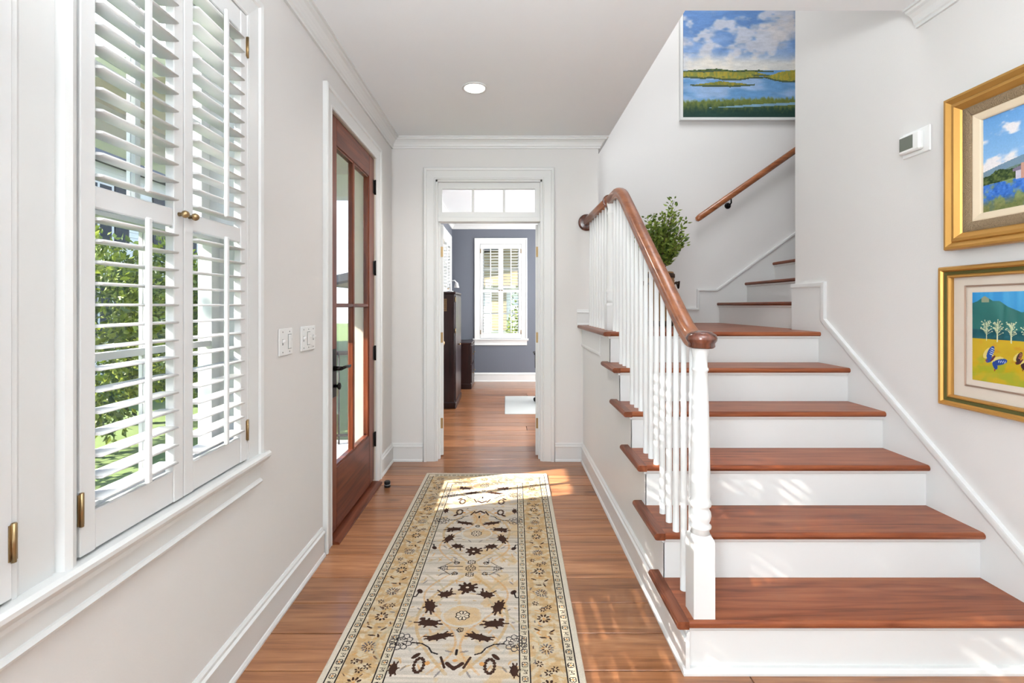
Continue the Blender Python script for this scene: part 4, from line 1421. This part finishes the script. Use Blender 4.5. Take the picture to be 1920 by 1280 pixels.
    # field: motifs mirrored across the width and about each diamond medallion
    c = W / 2
    def ok(v): return b3 + 0.01 < v < L - b3 - 0.01
    def palm(u, v, a, b, ang, col, nsp, seed, sx=1):
        """solid serrated palmette or leaf"""
        if not ok(v): return
        rr_ = random.Random(seed)
        a, b = a * 1.12, b * 1.18
        blob(u, v, a * 0.80, b * 0.76, ang * sx, col)
        for k in range(nsp):
            t = 2 * math.pi * (k + rr_.uniform(-.25, .25)) / nsp
            q = rr_.uniform(0.85, 1.2)
            x, y_ = a * math.cos(t), b * math.sin(t)
            if sx < 0: x = -x
            cc, ss = math.cos(ang * sx), math.sin(ang * sx)
            x0, y0 = x * 0.55, y_ * 0.55
            seg(u + x0 * cc - y0 * ss, v + x0 * ss + y0 * cc, u + (x * cc - y_ * ss) * q, v + (x * ss + y_ * cc) * q, min(a, b) * 0.17, col)
    cream = np.array((214, 198, 174.))
    for vmed in (-0.11, 1.33, 2.77):
        for sg in (-1, 1):
            def vv(s_): return vmed + sg * s_
            # soft tan scrolls
            for sx in (-1, 1):
                for (p, amp, col_, wd, al) in ((0.02, 0.17, tan, 0.007, 0.40), (0.21, -0.11, np.array((178, 166, 140.)), 0.005, 0.5), (0.10, 0.09, rust, 0.005, 0.35)):
                    pts = [(c + sx * (p + amp * math.sin(t * 3.1 * (1 if amp > 0.1 else 2))), vv(0.06 + t * 0.62)) for t in np.linspace(0, 1, 40)]
                    poly([q for q in pts if ok(q[1])], wd, col_, al)
                for k in range(26):
                    du, s_ = r_.uniform(0.02, 0.235), r_.uniform(0.02, 0.70)
                    col_ = [rust, tan, np.array((176, 172, 162.)), tan, grey][k % 5]
                    if ok(vv(s_)):
                        an, a_ = r_.uniform(0, 3.1), r_.uniform(.008, .022)
                        for s2 in (-1, 1): blob(c + s2 * du, vv(s_), a_, .004, an * s2, col_, .6)
            if ok(vv(0.36)):
                for t in range(70):
                    a = 2 * math.pi * t / 70
                    blob(c + 0.088 * math.cos(a), vv(0.36) + 0.07 * math.sin(a), .005, .005, 0, np.array((200, 192, 178.)))
                blob(c, vv(0.36), .078, .060, 0, np.array((204, 170, 126.)), 0.45)
                blob(c, vv(0.36), .026, .030, 0, cream); oros(c, vv(0.36), 0.030, 8, ink, 0.0022)
            palm(c, vv(0.165), .038, .034, 0, brown, 9, 3)
            if ok(vv(0.165)): blob(c, vv(0.165) - sg * 0.004, .008, .007, 0, cream)
            if ok(vv(0.45)): oros(c, vv(0.45), .013, 5, ink, .0022)
            for sx in (-1, 1):
                palm(c + sx * 0.0925, vv(0.215), .034, .022, 0.25 * sg, brown, 7, 4, sx)
                if ok(vv(0.2)): seg(c + sx * 0.075, vv(0.20), c + sx * 0.072, vv(0.17), .004, brown); seg(c + sx * .115, vv(.205), c + sx * .135, vv(.185), .003, brown)
                palm(c + sx * 0.150, vv(0.30), .024, .040, 0.3 * sg, brown, 9, 5, sx)
                palm(c + sx * 0.1365, vv(0.41), .046, .022, -0.1 * sg, brown, 8, 6, sx)
                if ok(vv(0.40)): blob(c + sx * 0.165, vv(0.385), .012, .010, 0, brown)
                palm(c + sx * 0.080, vv(0.49), .056, .018, 0.28 * sg, brown, 9, 7, sx)
                if ok(vv(0.53)):
                    oros(c + sx * 0.225, vv(0.52), 0.046, 9, grey * 0.75, 0.0022); oros(c + sx * 0.225, vv(0.52), 0.027, 7, ink, 0.0018)
                    poly([(c + sx * .18, vv(.525)), (c + sx * .14, vv(.53)), (c + sx * .11, vv(.55)), (c + sx * .095, vv(.575)), (c + sx * .07, vv(.585))], 0.0032, ink)
                if ok(vv(0.635)):
                    for t in range(14):
                        a = 2 * math.pi * t / 14
                        blob(c + sx * .130 + .018 * math.cos(a), vv(.64) + .034 * math.sin(a), .007, .007, 0, brown)
                    blob(c + sx * .150, vv(.595), .020, .009, sx * 0.8, brown)
                    poly([(c + sx * .055, vv(.60)), (c + sx * .035, vv(.65))], 0.005, brown)
                    blob(c + sx * .10, vv(.63), .010, .010, 0, rust)
                ve = vv(0.195)
                if ok(ve):
                    e_ = c + sx * (W / 2 - b3)
                    blob(e_ - sx * .024, ve, .012, .018, sx * 0.5, brown); poly([(e_, ve + sg * .04), (e_ - sx * .014, ve + sg * .038), (e_ - sx * .022, ve)], .0035, ink)
                    palm(e_ - sx * .02, vv(0.66), .016, .03, 0, brown, 7, 8)
            if ok(vv(0.65)):
                poly([(c - .028, vv(.63)), (c, vv(.655)), (c + .028, vv(.63))], .008, brown); blob(c, vv(.615), .010, .007, 0, rust)
                seg(c, vv(.56), c, vv(.585), .004, ink)
        vm = vmed
        if ok(vm):
            oros(c, vm, 0.026, 8, ink, 0.0022); oros(c, vm - 0.055, 0.020, 6, ink, 0.002); oros(c, vm + 0.055, 0.020, 6, ink, 0.002)
            for sx in (-1, 1):
                poly([(c + sx * .04, vm - .016), (c + sx * .11, vm - .016), (c + sx * .165, vm), (c + sx * .11, vm + .016), (c + sx * .04, vm + .016)], 0.002, ink)
                for dv in (-1, 1):
                    poly([(c + sx * .06, vm + dv * .05), (c + sx * .10, vm + dv * .055), (c + sx * .135, vm + dv * .02)], 0.002, ink)
                    oros(c + sx * .075, vm + dv * .048, .014, 5, ink, .0018)
                oros(c + sx * .135, vm, .020, 6, ink, .0018)
    out *= (0.96 + 0.08 * np.random.RandomState(1).rand(ny, nx))[..., None]
    return np.clip(out * 0.95, 0, 255)


RW_, RL_ = 0.935, 2.85
rug = empty('runner_rug', (-0.148, 3.69, 0.0), 'long beige patterned runner rug with dark floral motifs lying on the hall floor', 'rug')
rug.rotation_euler = (0, 0, math.radians(-1.15))
ORG[rug.name] = Vector((0, 0, 0))
MB().bbox(-RW_ / 2 - 0.004, RW_ / 2 + 0.004, -RL_ - 0.004, 0.004, 0.0006, 0.0078, 0.003).build('backing', 'rugedge', rug, True)
arr = art_rug(372, 1136, RW_, RL_)
print_grid('pile', arr, lambda u, v: (-RW_ / 2 + u * RW_, -RL_ + v * RL_, 0.0085), 'rug', rug, 1, 1)
# end fringe
mb = MB()
r_ = random.Random(4)
for k in range(150):
    x = -RW_ / 2 + (k + 0.5) * RW_ / 150
    mb.box(x - 0.002, x + 0.002, 0.003, 0.016 + r_.uniform(0, 0.006), 0.0006, 0.004)
mb.build('fringe', 'rugedge', rug, True, kind='stuff')

# ================================================================== SMALL HALL THINGS
rl = empty('recessed_downlight', (-0.193, 3.05, H), 'round recessed ceiling downlight, lit, with white trim ring', 'ceiling light')
lx, ly = (890 - 948) / 885 * 3.08, 3.08
rl.location = (lx, ly, H); ORG[rl.name] = Vector((lx, ly, H))
MB().lathe([(0.066, -0.001), (0.070, -0.006), (0.083, -0.004), (0.086, 0.0), (0.066, 0.0)], (lx, ly, H), n=36).build('trim_ring', 'trim', rl)
MB().lathe([(0.066, -0.0005), (0.066, -0.003), (0.05, -0.004), (0.01, -0.0045)], (lx, ly, H), n=32).build('lens', 'lens', rl)
ld = bpy.data.lights.new('downlight_beam', 'SPOT'); ld.energy = 30; ld.spot_size = math.radians(150); ld.spot_blend = 0.8; ld.shadow_soft_size = 0.06; ld.color = (1, 0.96, 0.91)
lo = bpy.data.objects.new('downlight_beam', ld); COL.objects.link(lo); lo.parent = rl; lo.location = (0, 0, -0.02)


def switch(name, y0, y1, z0, z1, kinds, label):
    r = empty(name, (XL, (y0 + y1) / 2, z0), label, 'light switch', 'light switch plates on the left wall')
    MB().bbox(XL, XL + 0.006, y0, y1, z0, z1, 0.003).build('plate', 'plastic', r)
    n = len(kinds); w = (y1 - y0) / n
    zm = (z0 + z1) / 2
    for k, kd in enumerate(kinds):
        yc_ = y0 + (k + 0.5) * w
        for sz in (-0.044, 0.044):
            MB().lathe([(0.003, 0), (0.003, 0.0015)], (XL + 0.006, yc_, zm + sz), 'X', 8).build('screw', 'slot', r)
        if kd == 't':
            MB().bbox(XL + 0.006, XL + 0.007, yc_ - 0.005, yc_ + 0.005, zm - 0.013, zm + 0.013, 0.0004).build('slot', 'slot', r)
            MB().sweep([(0, -.004), (.014, .006), (.014, .011), (0, .010)], lambda d, z, t: (XL + 0.006 + d, t, zm + z), yc_ - 0.004, yc_ + 0.004).build('toggle', 'plastic', r)
        else:
            MB().bbox(XL + 0.006, XL + 0.008, yc_ - 0.016, yc_ + 0.016, zm - 0.033, zm + 0.033, 0.0006).build('dimmer_frame', 'slot', r)
            MB().bbox(XL + 0.007, XL + 0.011, yc_ - 0.013, yc_ + 0.009, zm - 0.030, zm + 0.030, 0.001).build('paddle', 'plastic', r)
            MB().bbox(XL + 0.008, XL + 0.014, yc_ + 0.010, yc_ + 0.015, zm + 0.004, zm + 0.014, 0.001).build('slider', 'plastic', r)
    return r


switch('light_switch', 2.010, 2.138, 1.102, 1.221, 'td', 'white double switch plate with dimmer, the one nearer the shuttered window')
switch('light_switch', 2.226, 2.392, 1.102, 1.221, 'tdt', 'white triple switch plate, the one nearer the front door')

th = empty('thermostat', (XRW, 2.27, 2.05), 'white wall thermostat with grey screen beside the gilt frame', 'thermostat')
MB().bbox(XRW - 0.008, XRW, 2.198, 2.352, 2.045, 2.168, 0.004).build('wall_plate', 'plastic', th)
MB().bbox(XRW - 0.034, XRW - 0.008, 2.228, 2.345, 2.063, 2.152, 0.006).build('body', 'plastic', th)
MB().bbox(XRW - 0.0352, XRW - 0.0338, 2.262, 2.338, 2.078, 2.142, 0.0005).build('screen', 'screen', th)

ds = empty('door_stop', (-0.86, 3.44, 0.0), 'small black cylindrical door stop on the floor beside the front door', 'door stop')
MB().lathe([(0.022, 0.0005), (0.022, 0.014), (0.019, 0.017), (0.019, 0.022), (0.022, 0.026), (0.022, 0.040), (0.018, 0.044)], (-0.862, 3.44, 0), n=18).build('rubber_post', 'black', ds)
MB().lathe([(0.0225, 0.017), (0.0225, 0.021)], (-0.862, 3.44, 0), n=18).build('ring', 'slot', ds)

# ---- plant in a tall woven basket on the landing
px, py = 1.185, 3.62
bk = empty('woven_basket', (px, py, LZ), 'tall woven seagrass basket with dark handles on the landing behind the balusters', 'basket')
mb = MB()
pr = []
for k in range(45):
    t = k / 44
    r0 = 0.085 + 0.02 * math.sin(t * 2.6)
    pr.append((r0 + 0.004 * (k % 2), 0.001 + t * 0.42))
mb.lathe(pr + [(0.075, 0.42), (0.07, 0.36)], (px, py, LZ), n=24)
mb.build('basket_body', 'basket', bk)
for z in (0.03, 0.39):
    MB().lathe([(0.098, z - 0.02), (0.108, z - 0.012), (0.108, z + 0.012), (0.098, z + 0.02)], (px, py, LZ), n=24).build('rim_band', 'basketdk', bk)
for s in (-1, 1):
    MB().tube([(px + s * 0.095, py - 0.03, LZ + 0.33), (px + s * 0.135, py - 0.03, LZ + 0.345), (px + s * 0.14, py, LZ + 0.30), (px + s * 0.135, py + 0.03, LZ + 0.345), (px + s * 0.095, py + 0.03, LZ + 0.33)], 0.008, 7).build('handle', 'basketdk', bk)
plant = empty('leafy_plant', (px, py, LZ + 0.36), 'bushy green small-leaved plant rising above the handrail on the landing', 'plant')
MB().lathe([(0.07, 0.355), (0.05, 0.37), (0.01, 0.375)], (px, py, LZ), n=18).build('soil', 'soil', plant)


def leaf_quads(pts, dirs, size, rs):
    """folded rhombic leaves"""
    n = len(pts)
    d = dirs / np.linalg.norm(dirs, axis=1, keepdims=True)
    r = rs.normal(size=(n, 3)); s = np.cross(d, r); s /= np.linalg.norm(s, axis=1, keepdims=True) + 1e-9
    nn = np.cross(d, s)
    L = size * rs.uniform(0.7, 1.25, (n, 1)); Wd = L * 0.27
    a = pts; b = pts + d * L * 0.45 + s * Wd + nn * L * 0.06; c = pts + d * L; e_ = pts + d * L * 0.45 - s * Wd + nn * L * 0.06
    V_ = np.stack([a, b, c, e_], 1).reshape(-1, 3)
    base = np.arange(n) * 4
    F = np.stack([np.stack([base, base + 1, base + 2], 1), np.stack([base, base + 2, base + 3], 1)], 1).reshape(-1, 3)
    return V_, F


def raw_mesh(name, V_, F, mat, parent=None, **kw):
    off = ORG.get(parent.name, Vector((0, 0, 0))) if parent else Vector((0, 0, 0))
    me = bpy.data.meshes.new(name)
    me.from_pydata((np.asarray(V_) - np.array(off)).tolist(), [], np.asarray(F).tolist())
    me.materials.append(M[mat])
    o = bpy.data.objects.new(name, me); COL.objects.link(o)
    if parent: o.parent = parent
    for k, v_ in kw.items(): o[k] = v_
    return o


rs = np.random.RandomState(12)
base_p = np.array((px, py, LZ + 0.37))
stems = MB(); lp, ldr = [], []
tips = []
for k in range(56):
    a = rs.uniform(0, 2 * math.pi); spread = rs.uniform(0.03, 0.19)
    hgt = rs.uniform(0.24, 0.50)
    if k < 5: a = rs.uniform(-0.5, 0.5); spread = rs.uniform(0.16, 0.21); hgt = rs.uniform(0.24, 0.40)
    if 5 <= k < 9: a = rs.uniform(-0.3, 0.4); spread = rs.uniform(0.08, 0.15); hgt = rs.uniform(0.50, 0.60)
    tips.append(base_p + np.array((math.cos(a) * spread, math.sin(a) * spread, hgt)))
for tp in tips:
    midp = base_p + (tp - base_p) * np.array((0.25, 0.25, 0.55))
    pts = []
    for t in np.linspace(0, 1, 7):
        pts.append((1 - t) ** 2 * base_p + 2 * t * (1 - t) * midp + t * t * tp)
    stems.tube([tuple(p) for p in pts], 0.0028, 5, True, 0.001)
    for t in np.linspace(0.35, 1.0, 20):
        for s_ in (-1, 1):
            pbase = (1 - t) ** 2 * base_p + 2 * t * (1 - t) * midp + t * t * tp
            dv = np.array((rs.normal(0, 1), rs.normal(0, 1), rs.uniform(0.1, 1.0)))
            br = dv / np.linalg.norm(dv) * rs.uniform(0.0, 0.035)
            lp.append(pbase + br); ldr.append(dv)
V_, F = leaf_quads(np.array(lp), np.array(ldr), 0.036, rs)
stems.build('stems', 'stem', plant)
raw_mesh('foliage', V_, F, 'leaf', plant, kind='stuff')

# ================================================================== STUDY
tc_ = empty('tall_cabinet', (-0.79, 6.4, 0), 'tall dark cherry cabinet against the study left wall', 'cabinet')
x0, x1, y0, y1, zt = XSL + 0.045, -0.655, 6.05, 6.78, 1.50
MB().bbox(x0, x1, y0, y1, 0.07, zt - 0.03, 0.004).build('body', 'darkwood', tc_)
MB().bbox(x0, x1 + 0.02, y0 - 0.015, y1 + 0.015, zt - 0.03, zt, 0.008).build('top', 'darkwood', tc_)
MB().bbox(x0, x1 + 0.022, y0 - 0.014, y1 + 0.014, 0.0, 0.085, 0.01).build('plinth', 'darkwood', tc_)
for a, b in ((y0 + 0.01, (y0 + y1) / 2 - 0.003), ((y0 + y1) / 2 + 0.003, y1 - 0.01)):
    dd = MB().bbox(x1, x1 + 0.016, a, b, 0.10, zt - 0.045, 0.004).build('cabinet_door', 'darkwood', tc_)
    kx = (b - 0.03) if a < 6.2 else (a + 0.03)
    MB().lathe([(0.006, 0), (0.006, 0.012), (0.013, 0.018), (0.009, 0.026)], (x1 + 0.016, kx, 0.8), 'X', 10).build('knob', 'brass', dd)
for z in (1.40, 1.0):
    MB().lathe([(0.006, -0.03), (0.006, 0.03)], (x1 + 0.012, y0 - 0.002, z), n=8).build('hinge', 'brass', tc_)
wg = empty('wicker_panel', (x0 + 0.1, y0, 1.27), 'small woven tan lattice tile hanging on the tall cabinet side', 'wall decoration')
mb = MB().box(-0.800, -0.760, y0 - 0.004, y0, 1.25, 1.41)
mb.build('backing', 'darkwood', wg)
for k in range(7):
    MB().bbox(-0.805, -0.755, y0 - 0.010, y0 - 0.004, 1.25 + k * 0.0245, 1.262 + k * 0.0245, 0.002).build('lattice_bar', 'basket', wg)
for k in range(3):
    MB().bbox(-0.803 + k * 0.0185, -0.794 + k * 0.0185, y0 - 0.012, y0 - 0.004, 1.25, 1.41, 0.002).build('lattice_bar', 'basket', wg)

lc = empty('low_cabinet', (-0.72, 7.8, 0), 'low dark cherry cabinet under the study window corner', 'cabinet')
x0, x1, y0, y1, zt = XSL + 0.046, -0.55, 7.47, 8.15, 0.735
MB().bbox(x0, x1, y0, y1, 0.08, zt - 0.03, 0.003).build('body', 'darkwood', lc)
MB().bbox(x0 - 0.0, x1 + 0.015, y0 - 0.012, y1, zt - 0.03, zt, 0.006).build('top', 'darkwood', lc)
MB().bbox(x0, x1 + 0.01, y0 - 0.01, y1, 0, 0.085, 0.006).build('plinth', 'darkwood', lc)
for k in range(2):
    a, b = y0 + 0.012 + k * 0.333, y0 + 0.012 + k * 0.333 + 0.32
    for z0_, z1_ in ((0.10, 0.38), (0.40, 0.69)):
        dr = MB().bbox(x1, x1 + 0.014, a, b, z0_, z1_, 0.003).build('drawer', 'darkwood', lc)
        MB().lathe([(0.005, 0), (0.005, 0.010), (0.012, 0.016), (0.008, 0.022)], (x1 + 0.014, (a + b) / 2, (z0_ + z1_) / 2), 'X', 10).build('knob', 'brass', dr)

lampd = empty('desk_lamp', (-0.70, 6.2, 1.5), 'small white arched lamp standing on the tall dark cabinet', 'lamp')
MB().lathe([(0.040, 0.0), (0.040, 0.012), (0.012, 0.018)], (-0.72, 6.16, 1.50), n=16).build('base', 'plastic', lampd)
MB().tube([(-0.72, 6.16, 1.51), (-0.725, 6.16, 1.60), (-0.70, 6.16, 1.645), (-0.665, 6.16, 1.65), (-0.64, 6.16, 1.62)], 0.007, 8).build('arm', 'plastic', lampd)
MB().lathe([(0.012, 0.04), (0.02, 0.03), (0.034, -0.03), (0.030, -0.03)], (-0.64, 6.16, 1.585), n=14).build('lamp_shade', 'plastic', lampd)

cm = MB().bbox(-0.01, 1.25, 5.74, 6.88, 0.001, 0.005, 0.002).build('chair_mat', 'mat', label='pale translucent chair mat on the study floor', category='mat')

oc = empty('office_chair', (0.70, 6.42, 0.005), 'black office chair on the pale mat, mostly hidden by the study door', 'chair')
cx_, cy_ = 0.70, 6.42
for k in range(5):
    a = math.pi - 0.25 + k * 2 * math.pi / 5
    ex, ey = cx_ + 0.30 * math.cos(a), cy_ + 0.30 * math.sin(a)
    leg = MB().tube([(cx_, cy_, 0.11), (cx_ + 0.15 * math.cos(a), cy_ + 0.15 * math.sin(a), 0.10), (ex, ey, 0.075)], 0.022, 8, True, 0.014).build('leg', 'black', oc)
    MB().lathe([(0.012, -0.020), (0.027, -0.020), (0.027, -0.004), (0.012, -0.002), (0.012, 0.002), (0.027, 0.004), (0.027, 0.020), (0.012, 0.020)], (ex, ey, 0.033), 'Y', 14).build('caster', 'black', leg)
MB().lathe([(0.03, 0.08), (0.03, 0.22), (0.018, 0.22), (0.018, 0.42)], (cx_, cy_, 0), n=14).build('column', 'black', oc)
MB().bbox(cx_ - 0.25, cx_ + 0.25, cy_ - 0.24, cy_ + 0.24, 0.42, 0.50, 0.03).build('seat', 'fabric', oc)
MB().bbox(cx_ - 0.245, cx_ + 0.235, cy_ - 0.29, cy_ - 0.23, 0.60, 1.02, 0.025).build('backrest', 'fabric', oc)
MB().tube([(cx_, cy_ - 0.1, 0.42), (cx_, cy_ - 0.29, 0.44), (cx_, cy_ - 0.30, 0.7)], 0.02, 8).build('back_support', 'black', oc)
for s in (-1, 1):
    MB().tube([(cx_ + s * 0.22, cy_, 0.44), (cx_ + s * 0.29, cy_, 0.48), (cx_ + s * 0.29, cy_, 0.66)], 0.014, 8).bbox(cx_ + s * 0.29 - 0.03, cx_ + s * 0.29 + 0.03, cy_ - 0.13, cy_ + 0.13, 0.66, 0.69, 0.01).build('armrest', 'black', oc)

# ================================================================== OUTSIDE
GZ = -0.55
g_ = MB().box(-60, XL - 0.165, -30, 50, GZ - 0.2, GZ).box(-60, 40, YS + 0.17, 50, GZ - 0.2, GZ - 0.001).build('garden_lawn', 'lawn', label='lawn ground outside the shuttered windows', category='lawn')
# porch outside the front door
po = empty('front_porch', (-2.0, 3.0, GZ), 'white front porch with columns and paved floor outside the glazed door', 'porch')
PY0, PY1, PX = 2.15, 4.75, -2.65
MB().box(PX, XL - 0.165, PY0, PY1, GZ, -0.03).build('porch_floor', 'stone', po)
MB().box(PX - 0.15, XL - 0.165, PY0 - 0.1, PY1 + 0.1, 2.62, 2.74).build('porch_ceiling', 'beige', po)
MB().box(PX - 0.15, PX + 0.05, PY0 - 0.1, PY1 + 0.1, 2.40, 2.62).box(PX, XL - 0.165, PY0 - 0.1, PY0 + 0.08, 2.40, 2.62).box(PX, XL - 0.165, PY1 - 0.08, PY1 + 0.1, 2.40, 2.62).build('porch_beam', 'siding', po)
for yy in (PY0 + 0.1, PY1 - 0.1):
    MB().bbox(PX, PX + 0.18, yy - 0.09, yy + 0.09, 0.06, 2.32, 0.01).bbox(PX - 0.03, PX + 0.21, yy - 0.12, yy + 0.12, -0.03, 0.06, 0.01).bbox(PX - 0.03, PX + 0.21, yy - 0.12, yy + 0.12, 2.32, 2.40, 0.01).build('column', 'siding', po)
rp = empty('porch_railing', (-1.9, PY1, 0), 'black metal railing with thin bars on the porch beyond the front door', 'railing')
ry_ = PY1 - 0.15
MB().tube([(-1.25, ry_, 0.86), (-2.45, ry_, 0.86)], 0.022, 8).build('top_rail', 'bronze', rp)
MB().tube([(-1.25, ry_, 0.06), (-2.45, ry_, 0.06)], 0.014, 8).build('bottom_rail', 'bronze', rp)
for k in range(11):
    xx = -1.28 - k * 0.115
    MB().tube([(xx, ry_, -0.03), (xx, ry_, 0.86)], 0.009, 6).build('bar', 'bronze', rp)


def cloud(n, c, rad, size, seed, shell=0.55):
    rs_ = np.random.RandomState(seed)
    d = rs_.normal(size=(n, 3)); d /= np.linalg.norm(d, axis=1, keepdims=True)
    r = (shell + (1 - shell) * rs_.rand(n, 1) ** 0.6)
    lump = 1 + 0.18 * np.sin(d[:, :1] * 5 + seed) * np.cos(d[:, 1:2] * 6 + d[:, 2:] * 5)
    pts = np.array(c) + d * r * lump * np.array(rad)
    dirs = d + rs_.normal(size=(n, 3)) * 0.8
    return leaf_quads(pts, dirs, size, rs_)


hedges = [(-4.6, 2.6, 1.0, 'clipped green shrub outside the hall window, nearest the house front'), (-5.0, 4.2, 1.05, 'clipped green shrub outside, second along the hedge'),
          (-5.2, 5.9, 1.0, 'clipped green shrub outside, third along the hedge'), (-5.3, 7.6, 1.1, 'clipped green shrub outside, fourth along the hedge'), (-5.4, 9.4, 1.05, 'clipped green shrub outside, far end of the hedge')]
for k, (hx, hy, hr_, lab) in enumerate(hedges):
    s_ = empty('hedge_shrub', (hx, hy, GZ), lab, 'shrub', 'hedge shrubs outside the window')
    V_, F = cloud(7000, (hx, hy, GZ + 1.56), (0.8, 0.98, 1.28), 0.10, 40 + k)
    raw_mesh('foliage', V_, F, 'hedge', s_, kind='stuff')
    MB().lathe([(0.05, 0), (0.04, 0.8), (0.02, 1.2)], (hx, hy, GZ), n=8).build('stem', 'bark', s_)


def tree(x, y, hz, rx, n, seed, label, leaf=0.16, trunk_r=0.11):
    t = empty('garden_tree', (x, y, GZ), label, 'tree', 'garden trees outside')
    V_, F = cloud(n, (x, y, hz), (rx, rx, rx * 0.85), leaf, seed, 0.15)
    raw_mesh('crown', V_, F, 'treeleaf', t, kind='stuff')
    mb = MB().lathe([(trunk_r, 0), (trunk_r * 0.75, (hz - GZ) * 0.5), (trunk_r * 0.4, (hz - GZ))], (x, y, GZ), n=10)
    r_ = random.Random(seed)
    for k in range(6):
        a = r_.uniform(0, 6.28); zz = hz - rx * 0.4 + r_.uniform(-0.2, 0.3)
        mb.tube([(x, y, zz - 0.3), (x + math.cos(a) * rx * 0.4, y + math.sin(a) * rx * 0.4, zz + 0.2), (x + math.cos(a) * rx * 0.75, y + math.sin(a) * rx * 0.75, zz + 0.5)], 0.035, 6, True, 0.012)
    mb.build('trunk', 'bark', t)


tree(-5.6, -1.2, 5.0, 1.75, 1500, 61, 'leafy tree near the house shading the hall window')
tree(-8.5, 6.6, 4.6, 1.8, 3600, 62, 'leafy tree beyond the hedge seen high through the shutters')
tree(-7.6, 1.0, 4.9, 0.8, 80, 63, 'slender sparse tree in front of the porch')

# neighbouring white house
nh = empty('neighbour_house', (-13, 14, GZ), 'white sided house with charcoal shutters across the garden', 'house')
NX = -11.0
MB().box(NX - 6, NX, 7.0, 22.0, GZ, 5.2).build('wall', 'siding', nh)
mb = MB()
for k in range(36):
    z = GZ + 0.15 + k * 0.155
    mb.box(NX, NX + 0.015, 7.0, 22.0, z, z + 0.012)
mb.build('siding_laps', 'siding', nh, kind='stuff')
MB().prism([(NX - 6.5, 5.2), (NX + 0.5, 5.2), (NX - 3, 8.0)], lambda u, v, t: (u, t, v), 6.6, 22.4).build('roof', 'roof', nh)
for yy in (9.2, 12.2, 15.2, 18.2):
    for zz in (0.3, 3.0):
        wv = MB().box(NX, NX + 0.05, yy, yy + 1.0, zz, zz + 1.7).build('window_frame', 'trim', nh)
        MB().box(NX + 0.05, NX + 0.055, yy + 0.08, yy + 0.46, zz + 0.08, zz + 1.62).build('window_pane', 'shut', wv)
        MB().box(NX + 0.05, NX + 0.055, yy + 0.54, yy + 0.92, zz + 0.08, zz + 1.62).build('window_pane', 'shut', wv)
        for sy in (yy - 0.52, yy + 1.04):
            MB().box(NX, NX + 0.06, sy, sy + 0.48, zz - 0.02, zz + 1.72).build('house_shutter', 'shut', nh)
# tan house behind the study window
kh = empty('tan_house', (-1, 18, GZ), 'tan gabled house seen beyond the far study window', 'house')
MB().box(-5.0, 6.0, 16.5, 22.0, GZ, 2.3).build('wall', 'siding', kh)
MB().prism([(-6.0, 2.0), (7.0, 4.8), (7.0, 2.0)], lambda u, v, t: (u, t, v), 16.2, 22.0).build('gable', 'khaki', kh)
MB().prism([(-6.2, 2.0), (-6.2, 2.25), (7.2, 5.15), (7.2, 4.85)], lambda u, v, t: (u, t, v), 15.9, 22.2).build('roof_edge', 'shut', kh)
wv = MB().box(-0.55, 0.1, 16.45, 16.5, 0.4, 1.9).build('window_frame', 'trim', kh)
MB().box(-0.48, 0.03, 16.43, 16.45, 0.47, 1.83).build('window_pane', 'khaki', wv)
s_ = empty('garden_shrub', (0.9, 11.5, GZ), 'loose green shrub outside the far study window', 'shrub')
V_, F = cloud(2600, (0.75, 11.5, 0.75), (0.7, 0.6, 1.0), 0.09, 71)
raw_mesh('foliage', V_, F, 'hedge', s_, kind='stuff')
MB().lathe([(0.04, 0), (0.02, 1.2)], (0.75, 11.5, GZ), n=8).build('stem', 'bark', s_)
